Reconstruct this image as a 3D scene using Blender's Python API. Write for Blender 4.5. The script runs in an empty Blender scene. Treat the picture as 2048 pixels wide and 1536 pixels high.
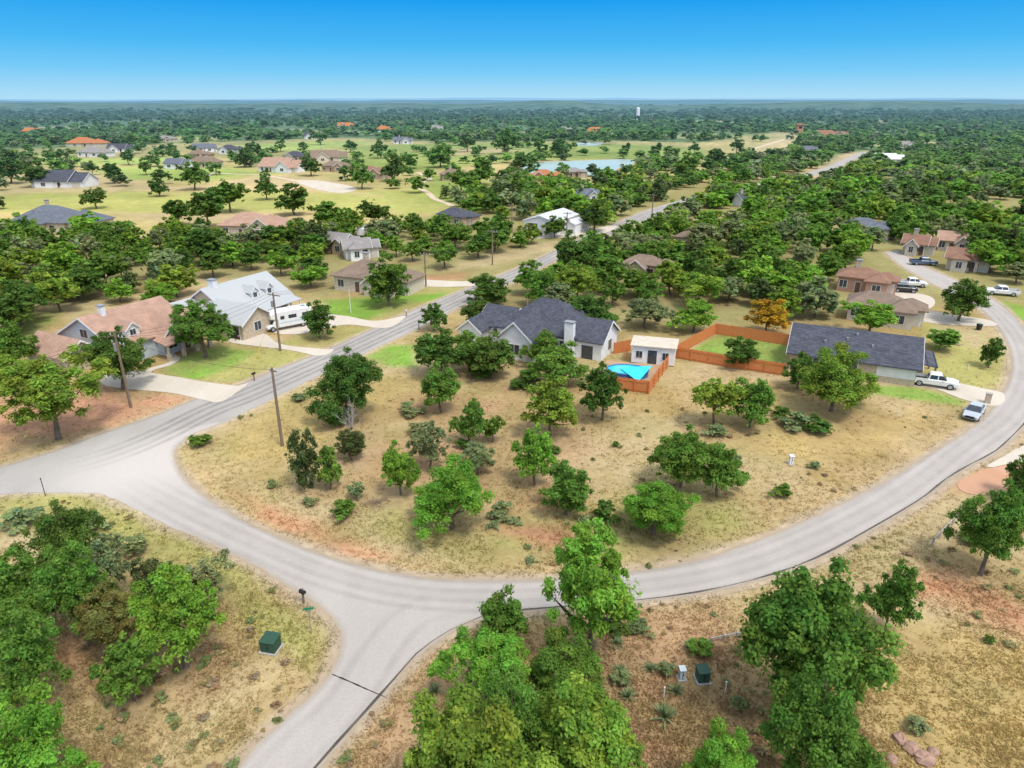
import bpy, math, random, numpy as np
from mathutils import Vector
R = random.Random(11); rng = np.random.default_rng(11)
scene = bpy.context.scene
col = scene.collection
# ------------------------------------------------------------------ survey frame
F = 1400.; HZ = 201.; CH = 36.
P = math.atan((768-HZ)/F); S_, C_ = math.sin(P), math.cos(P)
def G(u, v, z=0.):
    yd = (v-768)/F; t = (CH-z)/(S_+yd*C_)
    return (t*(u-1024)/F, t*(C_-yd*S_))
def MPP(v): return CH/(S_+(v-768)/F*C_)/F
def PXN(x, y, z=0.):
    f = y*C_+(CH-z)*S_; d = (CH-z)*C_-y*S_
    f = np.maximum(f, 1e-3)
    return 1024+F*x/f, 768+F*d/f
def HT(v, vt):
    Y = G(1024, v)[1]; yd = (vt-768)/F
    return CH-Y*(S_+yd*C_)/(C_-yd*S_)
YAW = math.radians(-27)
# ------------------------------------------------------------------ tagging helpers
def tag(o, label=None, cat=None, group=None, kind=None):
    if label: o['label'] = label
    if cat: o['category'] = cat
    if group: o['group'] = group
    if kind: o['kind'] = kind
    return o
def empty(name, loc, rz=0, label=None, cat=None, group=None):
    o = bpy.data.objects.new(name, None); col.objects.link(o)
    o.location = (loc[0], loc[1], loc[2] if len(loc) > 2 else 0); o.rotation_euler = (0, 0, rz)
    o.empty_display_size = .2
    return tag(o, label, cat, group)
class MB:
    def __init__(s): s.v = []; s.f = []
    def add(s, vs, fs):
        n = len(s.v); s.v += [tuple(p) for p in vs]; s.f += [tuple(i+n for i in f) for f in fs]; return s
    def box(s, x0, x1, y0, y1, z0, z1):
        return s.add([(x0,y0,z0),(x1,y0,z0),(x1,y1,z0),(x0,y1,z0),(x0,y0,z1),(x1,y0,z1),(x1,y1,z1),(x0,y1,z1)],
            [(0,3,2,1),(4,5,6,7),(0,1,5,4),(1,2,6,5),(2,3,7,6),(3,0,4,7)])
    def cbox(s, x, y, z, sx, sy, sz): return s.box(x-sx/2, x+sx/2, y-sy/2, y+sy/2, z-sz/2, z+sz/2)
    def obox(s, p0, p1, w, z0, z1):
        d = Vector((p1[0]-p0[0], p1[1]-p0[1])); d.normalize(); n = Vector((-d.y, d.x))*w/2
        q = [(p0[0]-n.x,p0[1]-n.y),(p1[0]-n.x,p1[1]-n.y),(p1[0]+n.x,p1[1]+n.y),(p0[0]+n.x,p0[1]+n.y)]
        return s.add([(a,b,z0) for a,b in q]+[(a,b,z1) for a,b in q],
            [(0,3,2,1),(4,5,6,7),(0,1,5,4),(1,2,6,5),(2,3,7,6),(3,0,4,7)])
    def tube(s, p0, p1, r0, r1=None, n=8):
        r1 = r0 if r1 is None else r1
        p0, p1 = Vector(p0), Vector(p1); d = (p1-p0).normalized()
        a = d.orthogonal().normalized(); b = d.cross(a)
        vs = []
        for p, r in ((p0, r0), (p1, r1)):
            for i in range(n):
                t = 2*math.pi*i/n; vs.append(p+(a*math.cos(t)+b*math.sin(t))*r)
        return s.add(vs, [(i,(i+1)%n,n+(i+1)%n,n+i) for i in range(n)]+[tuple(range(n))[::-1], tuple(range(n,2*n))])
    def loft(s, rings):
        n = len(rings[0]); vs = [p for r in rings for p in r]; fs = []
        for k in range(len(rings)-1):
            for i in range(n): fs.append((k*n+i, k*n+(i+1)%n, (k+1)*n+(i+1)%n, (k+1)*n+i))
        fs += [tuple(range(n))[::-1], tuple(range((len(rings)-1)*n, len(rings)*n))]
        return s.add(vs, fs)
    def build(s, name, mat, parent=None, smooth=False):
        me = bpy.data.meshes.new(name); me.from_pydata(s.v, [], s.f); me.update()
        if smooth: me.polygons.foreach_set('use_smooth', [True]*len(me.polygons))
        if mat: me.materials.append(mat)
        o = bpy.data.objects.new(name, me); col.objects.link(o)
        if parent: o.parent = parent
        return o
def fast_mesh(name, V, nper, colors=None, mat=None):
    me = bpy.data.meshes.new(name); nv = len(V); nf = nv//nper
    me.vertices.add(nv); me.vertices.foreach_set('co', V.astype(np.float32).ravel())
    me.loops.add(nv); me.loops.foreach_set('vertex_index', np.arange(nv, dtype=np.int32))
    me.polygons.add(nf); me.polygons.foreach_set('loop_start', np.arange(0, nv, nper, dtype=np.int32))
    if colors is not None:
        at = me.attributes.new('Col', 'FLOAT_COLOR', 'POINT')
        c4 = np.ones((nv, 4), np.float32); c4[:, :3] = colors; at.data.foreach_set('color', c4.ravel())
    me.update(calc_edges=True)
    if mat: me.materials.append(mat)
    return me
# ------------------------------------------------------------------ materials
def newmat(name):
    m = bpy.data.materials.new(name); m.use_nodes = True; nt = m.node_tree; nt.nodes.clear()
    out = nt.nodes.new('ShaderNodeOutputMaterial'); return m, nt, out
def mat(name, c1, c2=None, scale=4., rough=.8, metal=0, bump=0, detail=5, stretch=None, spec=.3, coord='Object', lo=.35, hi=.65):
    m, nt, out = newmat(name); N = nt.nodes; L = nt.links
    b = N.new('ShaderNodeBsdfPrincipled'); L.new(b.outputs[0], out.inputs[0])
    b.inputs['Roughness'].default_value = rough; b.inputs['Metallic'].default_value = metal
    b.inputs['Specular IOR Level'].default_value = spec
    if c2 is None: c2 = tuple(x*.86 for x in c1)
    tc = N.new('ShaderNodeTexCoord'); mp = N.new('ShaderNodeMapping'); L.new(tc.outputs[coord], mp.inputs[0])
    if stretch: mp.inputs['Scale'].default_value = stretch
    no = N.new('ShaderNodeTexNoise'); no.inputs['Scale'].default_value = scale; no.inputs['Detail'].default_value = detail
    L.new(mp.outputs[0], no.inputs['Vector'])
    rp = N.new('ShaderNodeValToRGB'); rp.color_ramp.elements[0].position = lo; rp.color_ramp.elements[1].position = hi
    rp.color_ramp.elements[0].color = (*c1, 1); rp.color_ramp.elements[1].color = (*c2, 1)
    L.new(no.outputs['Fac'], rp.inputs[0]); L.new(rp.outputs[0], b.inputs['Base Color'])
    if bump:
        bp = N.new('ShaderNodeBump'); bp.inputs['Strength'].default_value = bump; bp.inputs['Distance'].default_value = .05
        L.new(no.outputs['Fac'], bp.inputs['Height']); L.new(bp.outputs[0], b.inputs['Normal'])
    return m
def shingle(name, c1, c2):
    m, nt, out = newmat(name); N = nt.nodes; L = nt.links
    b = N.new('ShaderNodeBsdfPrincipled'); L.new(b.outputs[0], out.inputs[0]); b.inputs['Roughness'].default_value = .9
    b.inputs['Specular IOR Level'].default_value = .15
    tc = N.new('ShaderNodeTexCoord'); sp = N.new('ShaderNodeSeparateXYZ'); L.new(tc.outputs['Object'], sp.inputs[0])
    ad = N.new('ShaderNodeMath'); ad.operation = 'ADD'; L.new(sp.outputs[0], ad.inputs[0]); L.new(sp.outputs[1], ad.inputs[1])
    cb = N.new('ShaderNodeCombineXYZ'); L.new(ad.outputs[0], cb.inputs[0]); L.new(sp.outputs[2], cb.inputs[1])
    br = N.new('ShaderNodeTexBrick'); L.new(cb.outputs[0], br.inputs['Vector'])
    br.inputs['Scale'].default_value = 1.; br.inputs['Brick Width'].default_value = .55; br.inputs['Row Height'].default_value = .14
    br.inputs['Mortar Size'].default_value = .012; br.inputs['Bias'].default_value = 0
    br.inputs['Color1'].default_value = (*c1, 1); br.inputs['Color2'].default_value = (*c2, 1)
    br.inputs['Mortar'].default_value = (*[x*.6 for x in c1], 1)
    no = N.new('ShaderNodeTexNoise'); no.inputs['Scale'].default_value = .7; no.inputs['Detail'].default_value = 6
    L.new(tc.outputs['Object'], no.inputs['Vector'])
    mr = N.new('ShaderNodeMapRange'); mr.inputs[1].default_value = .3; mr.inputs[2].default_value = .7; mr.inputs[3].default_value = .88; mr.inputs[4].default_value = 1.12
    L.new(no.outputs['Fac'], mr.inputs[0])
    mx = N.new('ShaderNodeVectorMath'); mx.operation = 'SCALE'; L.new(br.outputs[0], mx.inputs[0]); L.new(mr.outputs[0], mx.inputs['Scale'])
    L.new(mx.outputs[0], b.inputs['Base Color'])
    return m
HAZE = (.135, .235, .25); AIR = (.125, .245, .295)  # bluish distance haze, painted into base colours and as emission
def painted_haze(nt, shader_out, out):
    """bluish haze painted on as surface emission, growing with world distance from the site"""
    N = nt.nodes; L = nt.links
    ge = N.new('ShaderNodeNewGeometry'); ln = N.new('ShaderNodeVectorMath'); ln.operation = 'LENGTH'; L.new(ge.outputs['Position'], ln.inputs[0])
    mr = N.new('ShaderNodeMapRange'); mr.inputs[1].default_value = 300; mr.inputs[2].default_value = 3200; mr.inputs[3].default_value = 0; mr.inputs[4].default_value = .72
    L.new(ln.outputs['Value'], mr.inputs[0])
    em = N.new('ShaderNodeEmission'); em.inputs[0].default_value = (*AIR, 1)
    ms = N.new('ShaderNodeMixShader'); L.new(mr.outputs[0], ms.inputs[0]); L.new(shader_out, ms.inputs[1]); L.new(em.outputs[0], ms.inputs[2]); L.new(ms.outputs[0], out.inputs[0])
def foliage(name, trans=.3):
    m, nt, out = newmat(name); N = nt.nodes; L = nt.links
    oi = N.new('ShaderNodeObjectInfo'); at = N.new('ShaderNodeAttribute'); at.attribute_name = 'Col'
    mu = N.new('ShaderNodeVectorMath'); mu.operation = 'MULTIPLY'; L.new(oi.outputs['Color'], mu.inputs[0]); L.new(at.outputs['Color'], mu.inputs[1])
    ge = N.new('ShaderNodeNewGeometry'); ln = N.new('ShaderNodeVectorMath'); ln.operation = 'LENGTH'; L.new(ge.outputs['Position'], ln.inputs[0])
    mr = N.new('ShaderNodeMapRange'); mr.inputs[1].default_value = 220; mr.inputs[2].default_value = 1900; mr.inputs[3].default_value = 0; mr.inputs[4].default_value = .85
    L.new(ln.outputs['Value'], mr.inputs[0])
    mx = N.new('ShaderNodeMix'); mx.data_type = 'RGBA'; L.new(mr.outputs[0], mx.inputs[0]); L.new(mu.outputs[0], mx.inputs[6]); mx.inputs[7].default_value = (*HAZE, 1)  # far leaf colour shifted to haze blue
    df = N.new('ShaderNodeBsdfDiffuse'); tr = N.new('ShaderNodeBsdfTranslucent')
    L.new(mx.outputs[2], df.inputs[0]); L.new(mx.outputs[2], tr.inputs[0])
    ms = N.new('ShaderNodeMixShader'); ms.inputs[0].default_value = trans; L.new(df.outputs[0], ms.inputs[1]); L.new(tr.outputs[0], ms.inputs[2])
    painted_haze(nt, ms.outputs[0], out)
    return m
def ground_mat(name):
    m, nt, out = newmat(name); N = nt.nodes; L = nt.links
    b = N.new('ShaderNodeBsdfPrincipled'); b.inputs['Roughness'].default_value = 1; b.inputs['Specular IOR Level'].default_value = 0
    at = N.new('ShaderNodeAttribute'); at.attribute_name = 'Col'
    ge = N.new('ShaderNodeNewGeometry')
    cur = at.outputs['Color']
    for sc, lo, hi, d in ((.35, .92, 1.08, 6), (1.7, .85, 1.13, 8), (8., .82, 1.15, 5)):
        no = N.new('ShaderNodeTexNoise'); no.inputs['Scale'].default_value = sc; no.inputs['Detail'].default_value = d
        L.new(ge.outputs['Position'], no.inputs['Vector'])
        mr = N.new('ShaderNodeMapRange'); mr.inputs[1].default_value = .3; mr.inputs[2].default_value = .7; mr.inputs[3].default_value = lo; mr.inputs[4].default_value = hi
        L.new(no.outputs['Fac'], mr.inputs[0])
        s = N.new('ShaderNodeVectorMath'); s.operation = 'SCALE'; L.new(cur, s.inputs[0]); L.new(mr.outputs[0], s.inputs['Scale']); cur = s.outputs[0]
    L.new(cur, b.inputs['Base Color'])
    bp = N.new('ShaderNodeBump'); bp.inputs['Strength'].default_value = .4; bp.inputs['Distance'].default_value = .1
    L.new(no.outputs['Fac'], bp.inputs['Height']); L.new(bp.outputs[0], b.inputs['Normal'])
    painted_haze(nt, b.outputs[0], out)
    return m
def road_mat(name, c1, c2, chalk_at=None, chalk_col=None):
    m, nt, out = newmat(name); N = nt.nodes; L = nt.links
    b = N.new('ShaderNodeBsdfPrincipled'); L.new(b.outputs[0], out.inputs[0]); b.inputs['Roughness'].default_value = .95; b.inputs['Specular IOR Level'].default_value = .1
    ge = N.new('ShaderNodeNewGeometry')
    no = N.new('ShaderNodeTexNoise'); no.inputs['Scale'].default_value = .16; no.inputs['Detail'].default_value = 8; no.inputs['Roughness'].default_value = .6
    mp = N.new('ShaderNodeMapping'); mp.inputs['Rotation'].default_value = (0, 0, math.radians(27)); mp.inputs['Scale'].default_value = (1.6, .5, 1)
    L.new(ge.outputs['Position'], mp.inputs[0]); L.new(mp.outputs[0], no.inputs['Vector'])
    rp = N.new('ShaderNodeValToRGB'); rp.color_ramp.elements[0].position = .3; rp.color_ramp.elements[1].position = .7
    rp.color_ramp.elements[0].color = (*c1, 1); rp.color_ramp.elements[1].color = (*c2, 1); L.new(no.outputs['Fac'], rp.inputs[0])
    cur = rp.outputs[0]
    if chalk_at:  # whitish chalky patch at the junction mouth
        ds = N.new('ShaderNodeVectorMath'); ds.operation = 'DISTANCE'; L.new(ge.outputs['Position'], ds.inputs[0]); ds.inputs[1].default_value = (*chalk_at, 0)
        m2 = N.new('ShaderNodeMapRange'); m2.interpolation_type = 'SMOOTHSTEP'; m2.inputs[1].default_value = 2; m2.inputs[2].default_value = 13; m2.inputs[3].default_value = .75; m2.inputs[4].default_value = 0
        L.new(ds.outputs['Value'], m2.inputs[0])
        mx = N.new('ShaderNodeMix'); mx.data_type = 'RGBA'; L.new(m2.outputs[0], mx.inputs[0]); L.new(cur, mx.inputs[6]); mx.inputs[7].default_value = (*chalk_col, 1); cur = mx.outputs[2]
    n2 = N.new('ShaderNodeTexNoise'); n2.inputs['Scale'].default_value = 9; n2.inputs['Detail'].default_value = 4; L.new(ge.outputs['Position'], n2.inputs['Vector'])
    mr = N.new('ShaderNodeMapRange'); mr.inputs[1].default_value = .3; mr.inputs[2].default_value = .7; mr.inputs[3].default_value = .92; mr.inputs[4].default_value = 1.07; L.new(n2.outputs['Fac'], mr.inputs[0])
    s = N.new('ShaderNodeVectorMath'); s.operation = 'SCALE'; L.new(cur, s.inputs[0]); L.new(mr.outputs[0], s.inputs['Scale'])
    L.new(s.outputs[0], b.inputs['Base Color'])
    return m
def veil_mat(name, c):
    """thin worn layer; attribute Col.r carries its coverage"""
    m, nt, out = newmat(name); N = nt.nodes; L = nt.links
    at = N.new('ShaderNodeAttribute'); at.attribute_name = 'Col'; sp = N.new('ShaderNodeSeparateColor'); L.new(at.outputs['Color'], sp.inputs[0])
    ge = N.new('ShaderNodeNewGeometry'); no = N.new('ShaderNodeTexNoise'); no.inputs['Scale'].default_value = .6; no.inputs['Detail'].default_value = 7; L.new(ge.outputs['Position'], no.inputs['Vector'])
    mr = N.new('ShaderNodeMapRange'); mr.inputs[1].default_value = .25; mr.inputs[2].default_value = .7; mr.inputs[3].default_value = .35; L.new(no.outputs['Fac'], mr.inputs[0])
    mu = N.new('ShaderNodeMath'); mu.operation = 'MULTIPLY'; L.new(sp.outputs[0], mu.inputs[0]); L.new(mr.outputs[0], mu.inputs[1])
    df = N.new('ShaderNodeBsdfDiffuse'); df.inputs[0].default_value = (*c, 1); tr = N.new('ShaderNodeBsdfTransparent')
    ms = N.new('ShaderNodeMixShader'); L.new(mu.outputs[0], ms.inputs[0]); L.new(tr.outputs[0], ms.inputs[1]); L.new(df.outputs[0], ms.inputs[2]); L.new(ms.outputs[0], out.inputs[0])
    return m
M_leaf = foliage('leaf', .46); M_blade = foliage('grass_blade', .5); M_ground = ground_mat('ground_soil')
M_bark = mat('bark', (.10,.075,.055), (.19,.15,.12), 12, .95)
M_grey = mat('dead_bark', (.30,.27,.24), (.42,.39,.36), 12, .95)
M_roadS = road_mat('pale_chip_seal', (.375,.345,.31), (.44,.405,.37), G(300,925), (.54,.50,.45))
M_roadM = road_mat('grey_chip_seal', (.32,.30,.275), (.40,.375,.345), G(270,935), (.52,.485,.435))
M_conc = road_mat('concrete_slab', (.50,.44,.36), (.58,.52,.43))
M_sand = road_mat('sand_path', (.50,.40,.28), (.60,.50,.37))
M_redpad = road_mat('red_caliche', (.47,.255,.155), (.55,.33,.22))
M_tar = mat('tar', (.02,.02,.02), (.035,.033,.03), 3, .7)
M_track = veil_mat('tyre_polish', (.20,.19,.18)); M_dust = veil_mat('sandy_dust', (.50,.40,.28)); M_palewear = veil_mat('pale_wear', (.55,.51,.46))
M_gland = mat('hill_scrub', (.075,.145,.155), (.115,.195,.185), .012, 1, spec=0, detail=9)  # scrub colour with bluish distance haze painted in
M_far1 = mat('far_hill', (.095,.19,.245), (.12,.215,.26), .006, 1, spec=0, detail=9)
M_far2 = mat('farther_hill', (.16,.30,.42), (.18,.32,.44), .002, 1, spec=0)  # farthest ridge, painted palest with haze blue
ROOF = dict(tan=shingle('tan_shingle', (.43,.275,.205), (.37,.235,.17)), char=shingle('charcoal_shingle', (.062,.067,.085), (.10,.105,.13)),
  brown=shingle('brown_shingle', (.25,.185,.14), (.20,.15,.115)), grey=shingle('grey_shingle', (.24,.225,.21), (.30,.28,.27)),
  terra=shingle('terracotta_tile', (.44,.19,.09), (.37,.15,.075)), red=shingle('red_brown_shingle', (.29,.165,.115), (.24,.135,.095)),
  slate=shingle('slate_shingle', (.12,.135,.165), (.16,.175,.205)),
  metal=mat('pale_metal_roof', (.37,.385,.385), (.42,.435,.435), 6, .65, 0, stretch=(.2,6,.2)),
  white=mat('white_metal_roof', (.54,.55,.56), (.62,.62,.62), 5, .5, .1))
WALL = dict(white=mat('white_siding', (.72,.72,.71), (.64,.65,.65), 1.2), cream=mat('cream_stucco', (.58,.51,.41), (.50,.44,.35), 1.5),
  stone=mat('limestone', (.55,.46,.35), (.38,.30,.21), 3.5, lo=.3, hi=.7), tan=mat('tan_brick', (.44,.33,.23), (.36,.26,.18), 5),
  blue=mat('blue_grey_siding', (.46,.51,.53), (.41,.46,.48), 1.2), brick=mat('pink_brick', (.45,.27,.20), (.36,.21,.15), 6), grey=mat('grey_siding', (.45,.45,.44), (.38,.38,.37), 2))
M_trim = mat('white_trim', (.72,.72,.70), (.64,.64,.62), 3, .6)
M_glass = mat('window_glass', (.03,.04,.05), (.05,.06,.075), 2, .08, spec=.6)
M_door = mat('brown_door', (.16,.09,.05), (.11,.065,.04), 5, .6)
M_garage = mat('garage_door', (.55,.50,.43), (.48,.44,.38), 3, .6)
M_cedar = mat('cedar_boards', (.60,.215,.07), (.46,.155,.05), 3, .85, stretch=(6,6,.6))
M_deck = mat('deck_boards', (.46,.32,.20), (.38,.25,.15), 5, .8)
M_pole = mat('pole_wood', (.16,.11,.075), (.24,.18,.13), 6, .95, stretch=(4,4,.3))
M_steel = mat('galvanised', (.42,.43,.43), (.34,.35,.35), 8, .5, .6)
M_black = mat('black_paint', (.02,.02,.02), (.03,.03,.03), 5, .5)
M_rubber = mat('tyre_rubber', (.018,.018,.018), (.03,.03,.03), 9, .9)
M_boxgreen = mat('green_cabinet', (.03,.085,.055), (.025,.07,.045), 3, .5)
M_pad = mat('concrete_pad', (.45,.43,.39), (.36,.34,.31), 6, .95)
M_boxgrey = mat('pale_cabinet', (.50,.58,.60), (.44,.52,.54), 3, .5)
M_wood = mat('weathered_wood', (.48,.43,.36), (.36,.32,.26), 7, .95)
M_rock = mat('red_granite', (.40,.25,.18), (.26,.17,.13), 3, .95, bump=.4)
M_yucca = mat('yucca_leaf', (.14,.20,.08), (.22,.26,.12), 3, .8)
M_cactus = mat('prickly_pear_pad', (.16,.22,.09), (.23,.26,.11), 4, .8)
M_red = mat('red_paint', (.45,.03,.025), (.40,.025,.02), 2, .3)
M_signgreen = mat('sign_green', (.01,.25,.12), (.01,.21,.10), 2, .5)
M_yel = mat('yellow_plastic', (.70,.48,.05), (.62,.42,.04), 4, .6)
M_water = mat('pond_water', (.30,.42,.40), (.36,.46,.43), .05, .35, spec=.25)
M_pool = mat('pool_water', (.02,.48,.66), (.04,.55,.72), 1.2, .15, spec=.4)
M_poolrim = mat('pool_rim', (.03,.13,.32), (.05,.17,.38), 2, .4)
M_sail = mat('turquoise_cover', (.04,.62,.76), (.03,.57,.72), 1., .6)
M_brush = mat('brush', (.20,.13,.09), (.30,.22,.16), 8, .95)
# ------------------------------------------------------------------ noise + polygons
def vn(x, y, seed):
    xi = np.floor(x).astype(np.int64); yi = np.floor(y).astype(np.int64); fx = x-xi; fy = y-yi
    fx = fx*fx*(3-2*fx); fy = fy*fy*(3-2*fy)
    def h(a, b):
        n = (a*374761393+b*668265263+seed*974634777) & 0x7fffffff
        n = ((n ^ (n >> 13))*1274126177) & 0x7fffffff
        return ((n ^ (n >> 16)) & 0xffff)/65535.
    return (h(xi,yi)*(1-fx)+h(xi+1,yi)*fx)*(1-fy)+(h(xi,yi+1)*(1-fx)+h(xi+1,yi+1)*fx)*fy
def fbm(x, y, sc, o=4, seed=0):
    r = 0; a = .5; t = 0
    for i in range(o):
        r = r+a*vn(x/sc*2**i, y/sc*2**i, seed+i*17); t += a; a *= .55
    return r/t
def sdist(X, Y, poly):
    ins = np.zeros(X.shape, bool); d2 = np.full(X.shape, 1e18)
    n = len(poly)
    for i in range(n):
        x0, y0 = poly[i]; x1, y1 = poly[(i+1) % n]
        dx, dy = x1-x0, y1-y0; l = dx*dx+dy*dy+1e-9
        t = np.clip(((X-x0)*dx+(Y-y0)*dy)/l, 0, 1)
        d2 = np.minimum(d2, (X-x0-t*dx)**2+(Y-y0-t*dy)**2)
        if y0 != y1:
            c = ((y0 > Y) != (y1 > Y)) & (X < (x1-x0)*(Y-y0)/(y1-y0)+x0); ins ^= c
    d = np.sqrt(d2); return np.where(ins, -d, d)
def WP(poly): return [G(*p) for p in poly]
def catmull(pts, step=.6, closed=False):
    pts = [Vector((p[0], p[1])) for p in pts]; out = []; n = len(pts)
    for i in range(n if closed else n-1):
        if closed: p0, p1, p2, p3 = pts[i-1], pts[i], pts[(i+1) % n], pts[(i+2) % n]
        else: p0, p1, p2, p3 = pts[max(i-1,0)], pts[i], pts[i+1], pts[min(i+2,n-1)]
        k = max(1, min(40, int((p2-p1).length/step)))
        for j in range(k):
            t = j/k
            out.append(tuple(.5*((2*p1)+(-p0+p2)*t+(2*p0-5*p1+4*p2-p3)*t*t+(-p0+3*p1-3*p2+p3)*t**3)))
    if not closed: out.append(tuple(pts[-1]))
    return out
# ------------------------------------------------------------------ roads
M_up = [(-120,968),(0,935),(100,905),(200,868),(300,835),(400,795),(480,768),(560,736),(640,705),(720,669),(800,632),(860,606),(925,580),(1000,550),(1060,525),(1115,498),(1180,468),(1245,440),(1295,420),(1370,398),(1460,377),(1590,350),(1645,336),(1690,317),(1722,304)]
M_lo = [(1738,304),(1712,318),(1672,338),(1610,356),(1470,387),(1390,407),(1330,425),(1275,448),(1215,474),(1150,502),(1085,535),(1010,571),(925,612),(840,655),(760,692),(680,730),(600,770),(520,810),(450,842),(385,865),(350,900),(300,960),(200,985),(100,985),(0,990),(-120,1012)]
S_in = [(470,838),(400,862),(365,878),(350,895),(348,915),(365,950),(400,985),(470,1030),(560,1075),(650,1110),(760,1140),(860,1155),(960,1159),(1080,1158),(1180,1150),(1290,1140),(1400,1118),(1500,1085),(1600,1045),(1700,998),(1800,945),(1880,895),(1940,858),(1985,815),(2012,770),(2022,735),(2018,700),(2003,668),(1982,640),(1955,615),(1905,588),(1850,560),(1800,530),(1770,505)]
S_out = [(1795,500),(1840,528),(1900,555),(1960,583),(2005,612),(2040,645),(2068,685),(2085,730),(2085,780),(2068,835),(2048,857),(2000,903),(1950,930),(1900,960),(1850,1000),(1750,1060),(1640,1120),(1530,1160),(1400,1190),(1290,1205),(1150,1218),(1050,1226),(965,1240),(905,1266),(840,1312),(765,1400),(690,1482),(640,1540),(560,1650),(480,1790)]
T_left = [(200,1790),(380,1640),(475,1536),(510,1494),(560,1443),(620,1392),(660,1345),(680,1292),(680,1262),(650,1226),(600,1190),(520,1140),(420,1088),(330,1048),(260,1014),(200,988),(120,978),(150,950),(250,905),(350,862)]
def dense(px, closed=False, step=.6): return catmull(WP(px), step, closed)
main_poly = dense(M_up)+dense(M_lo)
s_in, s_out, t_left = dense(S_in), dense(S_out), dense(T_left)
street_poly = s_in+s_out+t_left
def sheet(name, poly, z, m, jit=.0):
    mb = MB(); vs = [(p[0]+R.uniform(-jit, jit), p[1]+R.uniform(-jit, jit), z) for p in poly]
    mb.add(vs, [tuple(range(len(vs)))])
    o = mb.build(name, m); tag(o, kind='structure')
    if o.data.polygons[0].normal.z < 0: o.data.flip_normals()
    return o
sheet('main_road', main_poly, .02, M_roadM, .12)
sheet('street', street_poly, .026, M_roadS, .12)
def normals2(c):
    out = []
    for i in range(len(c)):
        q0 = c[max(i-1,0)]; q1 = c[min(i+1,len(c)-1)]; d = Vector((q1[0]-q0[0], q1[1]-q0[1])).normalized(); out.append((-d.y, d.x))
    return out
def ribbon(name, px, w, z, m, step=.8, world=False, jit=0):
    c = catmull(px if world else WP(px), step); mb = MB(); vs = []; nn = normals2(c)
    for p, n in zip(c, nn):
        k = w/2+R.uniform(-jit, jit); vs += [(p[0]-n[0]*k, p[1]-n[1]*k, z), (p[0]+n[0]*k, p[1]+n[1]*k, z)]
    mb.add(vs, [(2*i, 2*i+2, 2*i+3, 2*i+1) for i in range(len(c)-1)])
    o = mb.build(name, m)
    if o.data.polygons[0].normal.z < 0: o.data.flip_normals()
    return tag(o, kind='structure')
def veil(name, c, w, z, m, prof, off=0, fade=True):
    """soft-edged worn strip along world polyline c"""
    nn = normals2(c); k = len(prof); vs = []; cs = []; n = len(c)
    for i, (p, q) in enumerate(zip(c, nn)):
        f = min(1, min(i, n-1-i)/8) if fade else 1
        for j, a in enumerate(prof):
            o_ = off+(j/(k-1)-.5)*w; vs.append((p[0]+q[0]*o_, p[1]+q[1]*o_, z)); cs.append(a*f)
    mb = MB(); mb.add(vs, [(i*k+j, i*k+j+1, (i+1)*k+j+1, (i+1)*k+j) for i in range(n-1) for j in range(k-1)])
    o = mb.build(name, m); at = o.data.attributes.new('Col', 'FLOAT_COLOR', 'POINT'); at.data.foreach_set('color', [x for a in cs for x in (a, a, a, 1)])
    return tag(o, kind='structure')
def inset(pts, d): return [(p[0]+n[0]*d, p[1]+n[1]*d) for p, n in zip(pts, normals2(pts))]
cutl = [p for p in dense(S_out[9:], step=1.2)]
ribbon('tar_seam', inset(cutl, -.35)[::2], .15, .036, M_tar, 1.5, True, .05)
ribbon('tar_seam', [(664,1349),(700,1364),(738,1381),(776,1397)], .1, .036, M_tar, .3, jit=.025)
mid = [((a[0]+b[0])/2, (a[1]+b[1])/2) for a, b in zip(M_up[2:20], [(150,970),(250,950),(330,910),(440,846),(520,810),(600,770),(680,730),(760,692),(840,655),(900,625),(960,594),(1030,562),(1095,531),(1150,502),(1215,474),(1275,448),(1330,425),(1390,407)])]
mc = catmull(WP(mid), 1.5); P5 = (0,.6,1,.6,0)
for off in (-1.9, -.75, .75, 1.9): veil('wheel_track', mc, 1.0, .030, M_track, [x*.34 for x in P5], off)
sc_ = catmull(WP([(250,955),(330,1000),(420,1045),(520,1090),(640,1140),(780,1178),(920,1192),(1080,1190),(1250,1176),(1400,1155),(1530,1120),(1680,1056),(1820,975),(1930,890),(2010,830),(2050,760),(2045,700),(2010,645),(1960,603),(1850,545)]), 1.5)
for off in (-1.7, -.6, .6, 1.7): veil('wheel_track', sc_, .8, .032, M_track, [x*.14 for x in P5], off)
veil('wheel_track', sc_, 1.0, .034, M_palewear, [x*.25 for x in P5], 0)
tcl = catmull(WP([(440,1700),(560,1536),(690,1410),(770,1290),(850,1220),(1000,1195)]), 1.2)
for off in (-1.3, 1.3): veil('wheel_track', tcl, .9, .033, M_track, [x*.14 for x in P5], off)
E5 = (0,.3,.8,1,.9)
for nm, c_ in (('a',s_in),('b',s_out),('c',t_left),('d',dense(M_up)),('e',dense(M_lo))):
    c2 = c_[::2]; i = len(c2)//3; n_ = normals2(c2)[i]; pt = (np.array([c2[i][0]+n_[0]]), np.array([c2[i][1]+n_[1]])); inside = min(sdist(*pt, street_poly)[0], sdist(*pt, main_poly)[0]) < 0
    pr = E5 if not inside else E5[::-1]
    if nm in 'ce': c2 = c2[:int(len(c2)*(.62 if nm == 'c' else .80))]
    if nm == 'a': c2 = c2[4:]
    if nm in 'de': c2 = [p for p in c2 if p[1] < 260]
    veil('road_shoulder', c2, 1.1, .040, M_dust, pr, 0)
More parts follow.
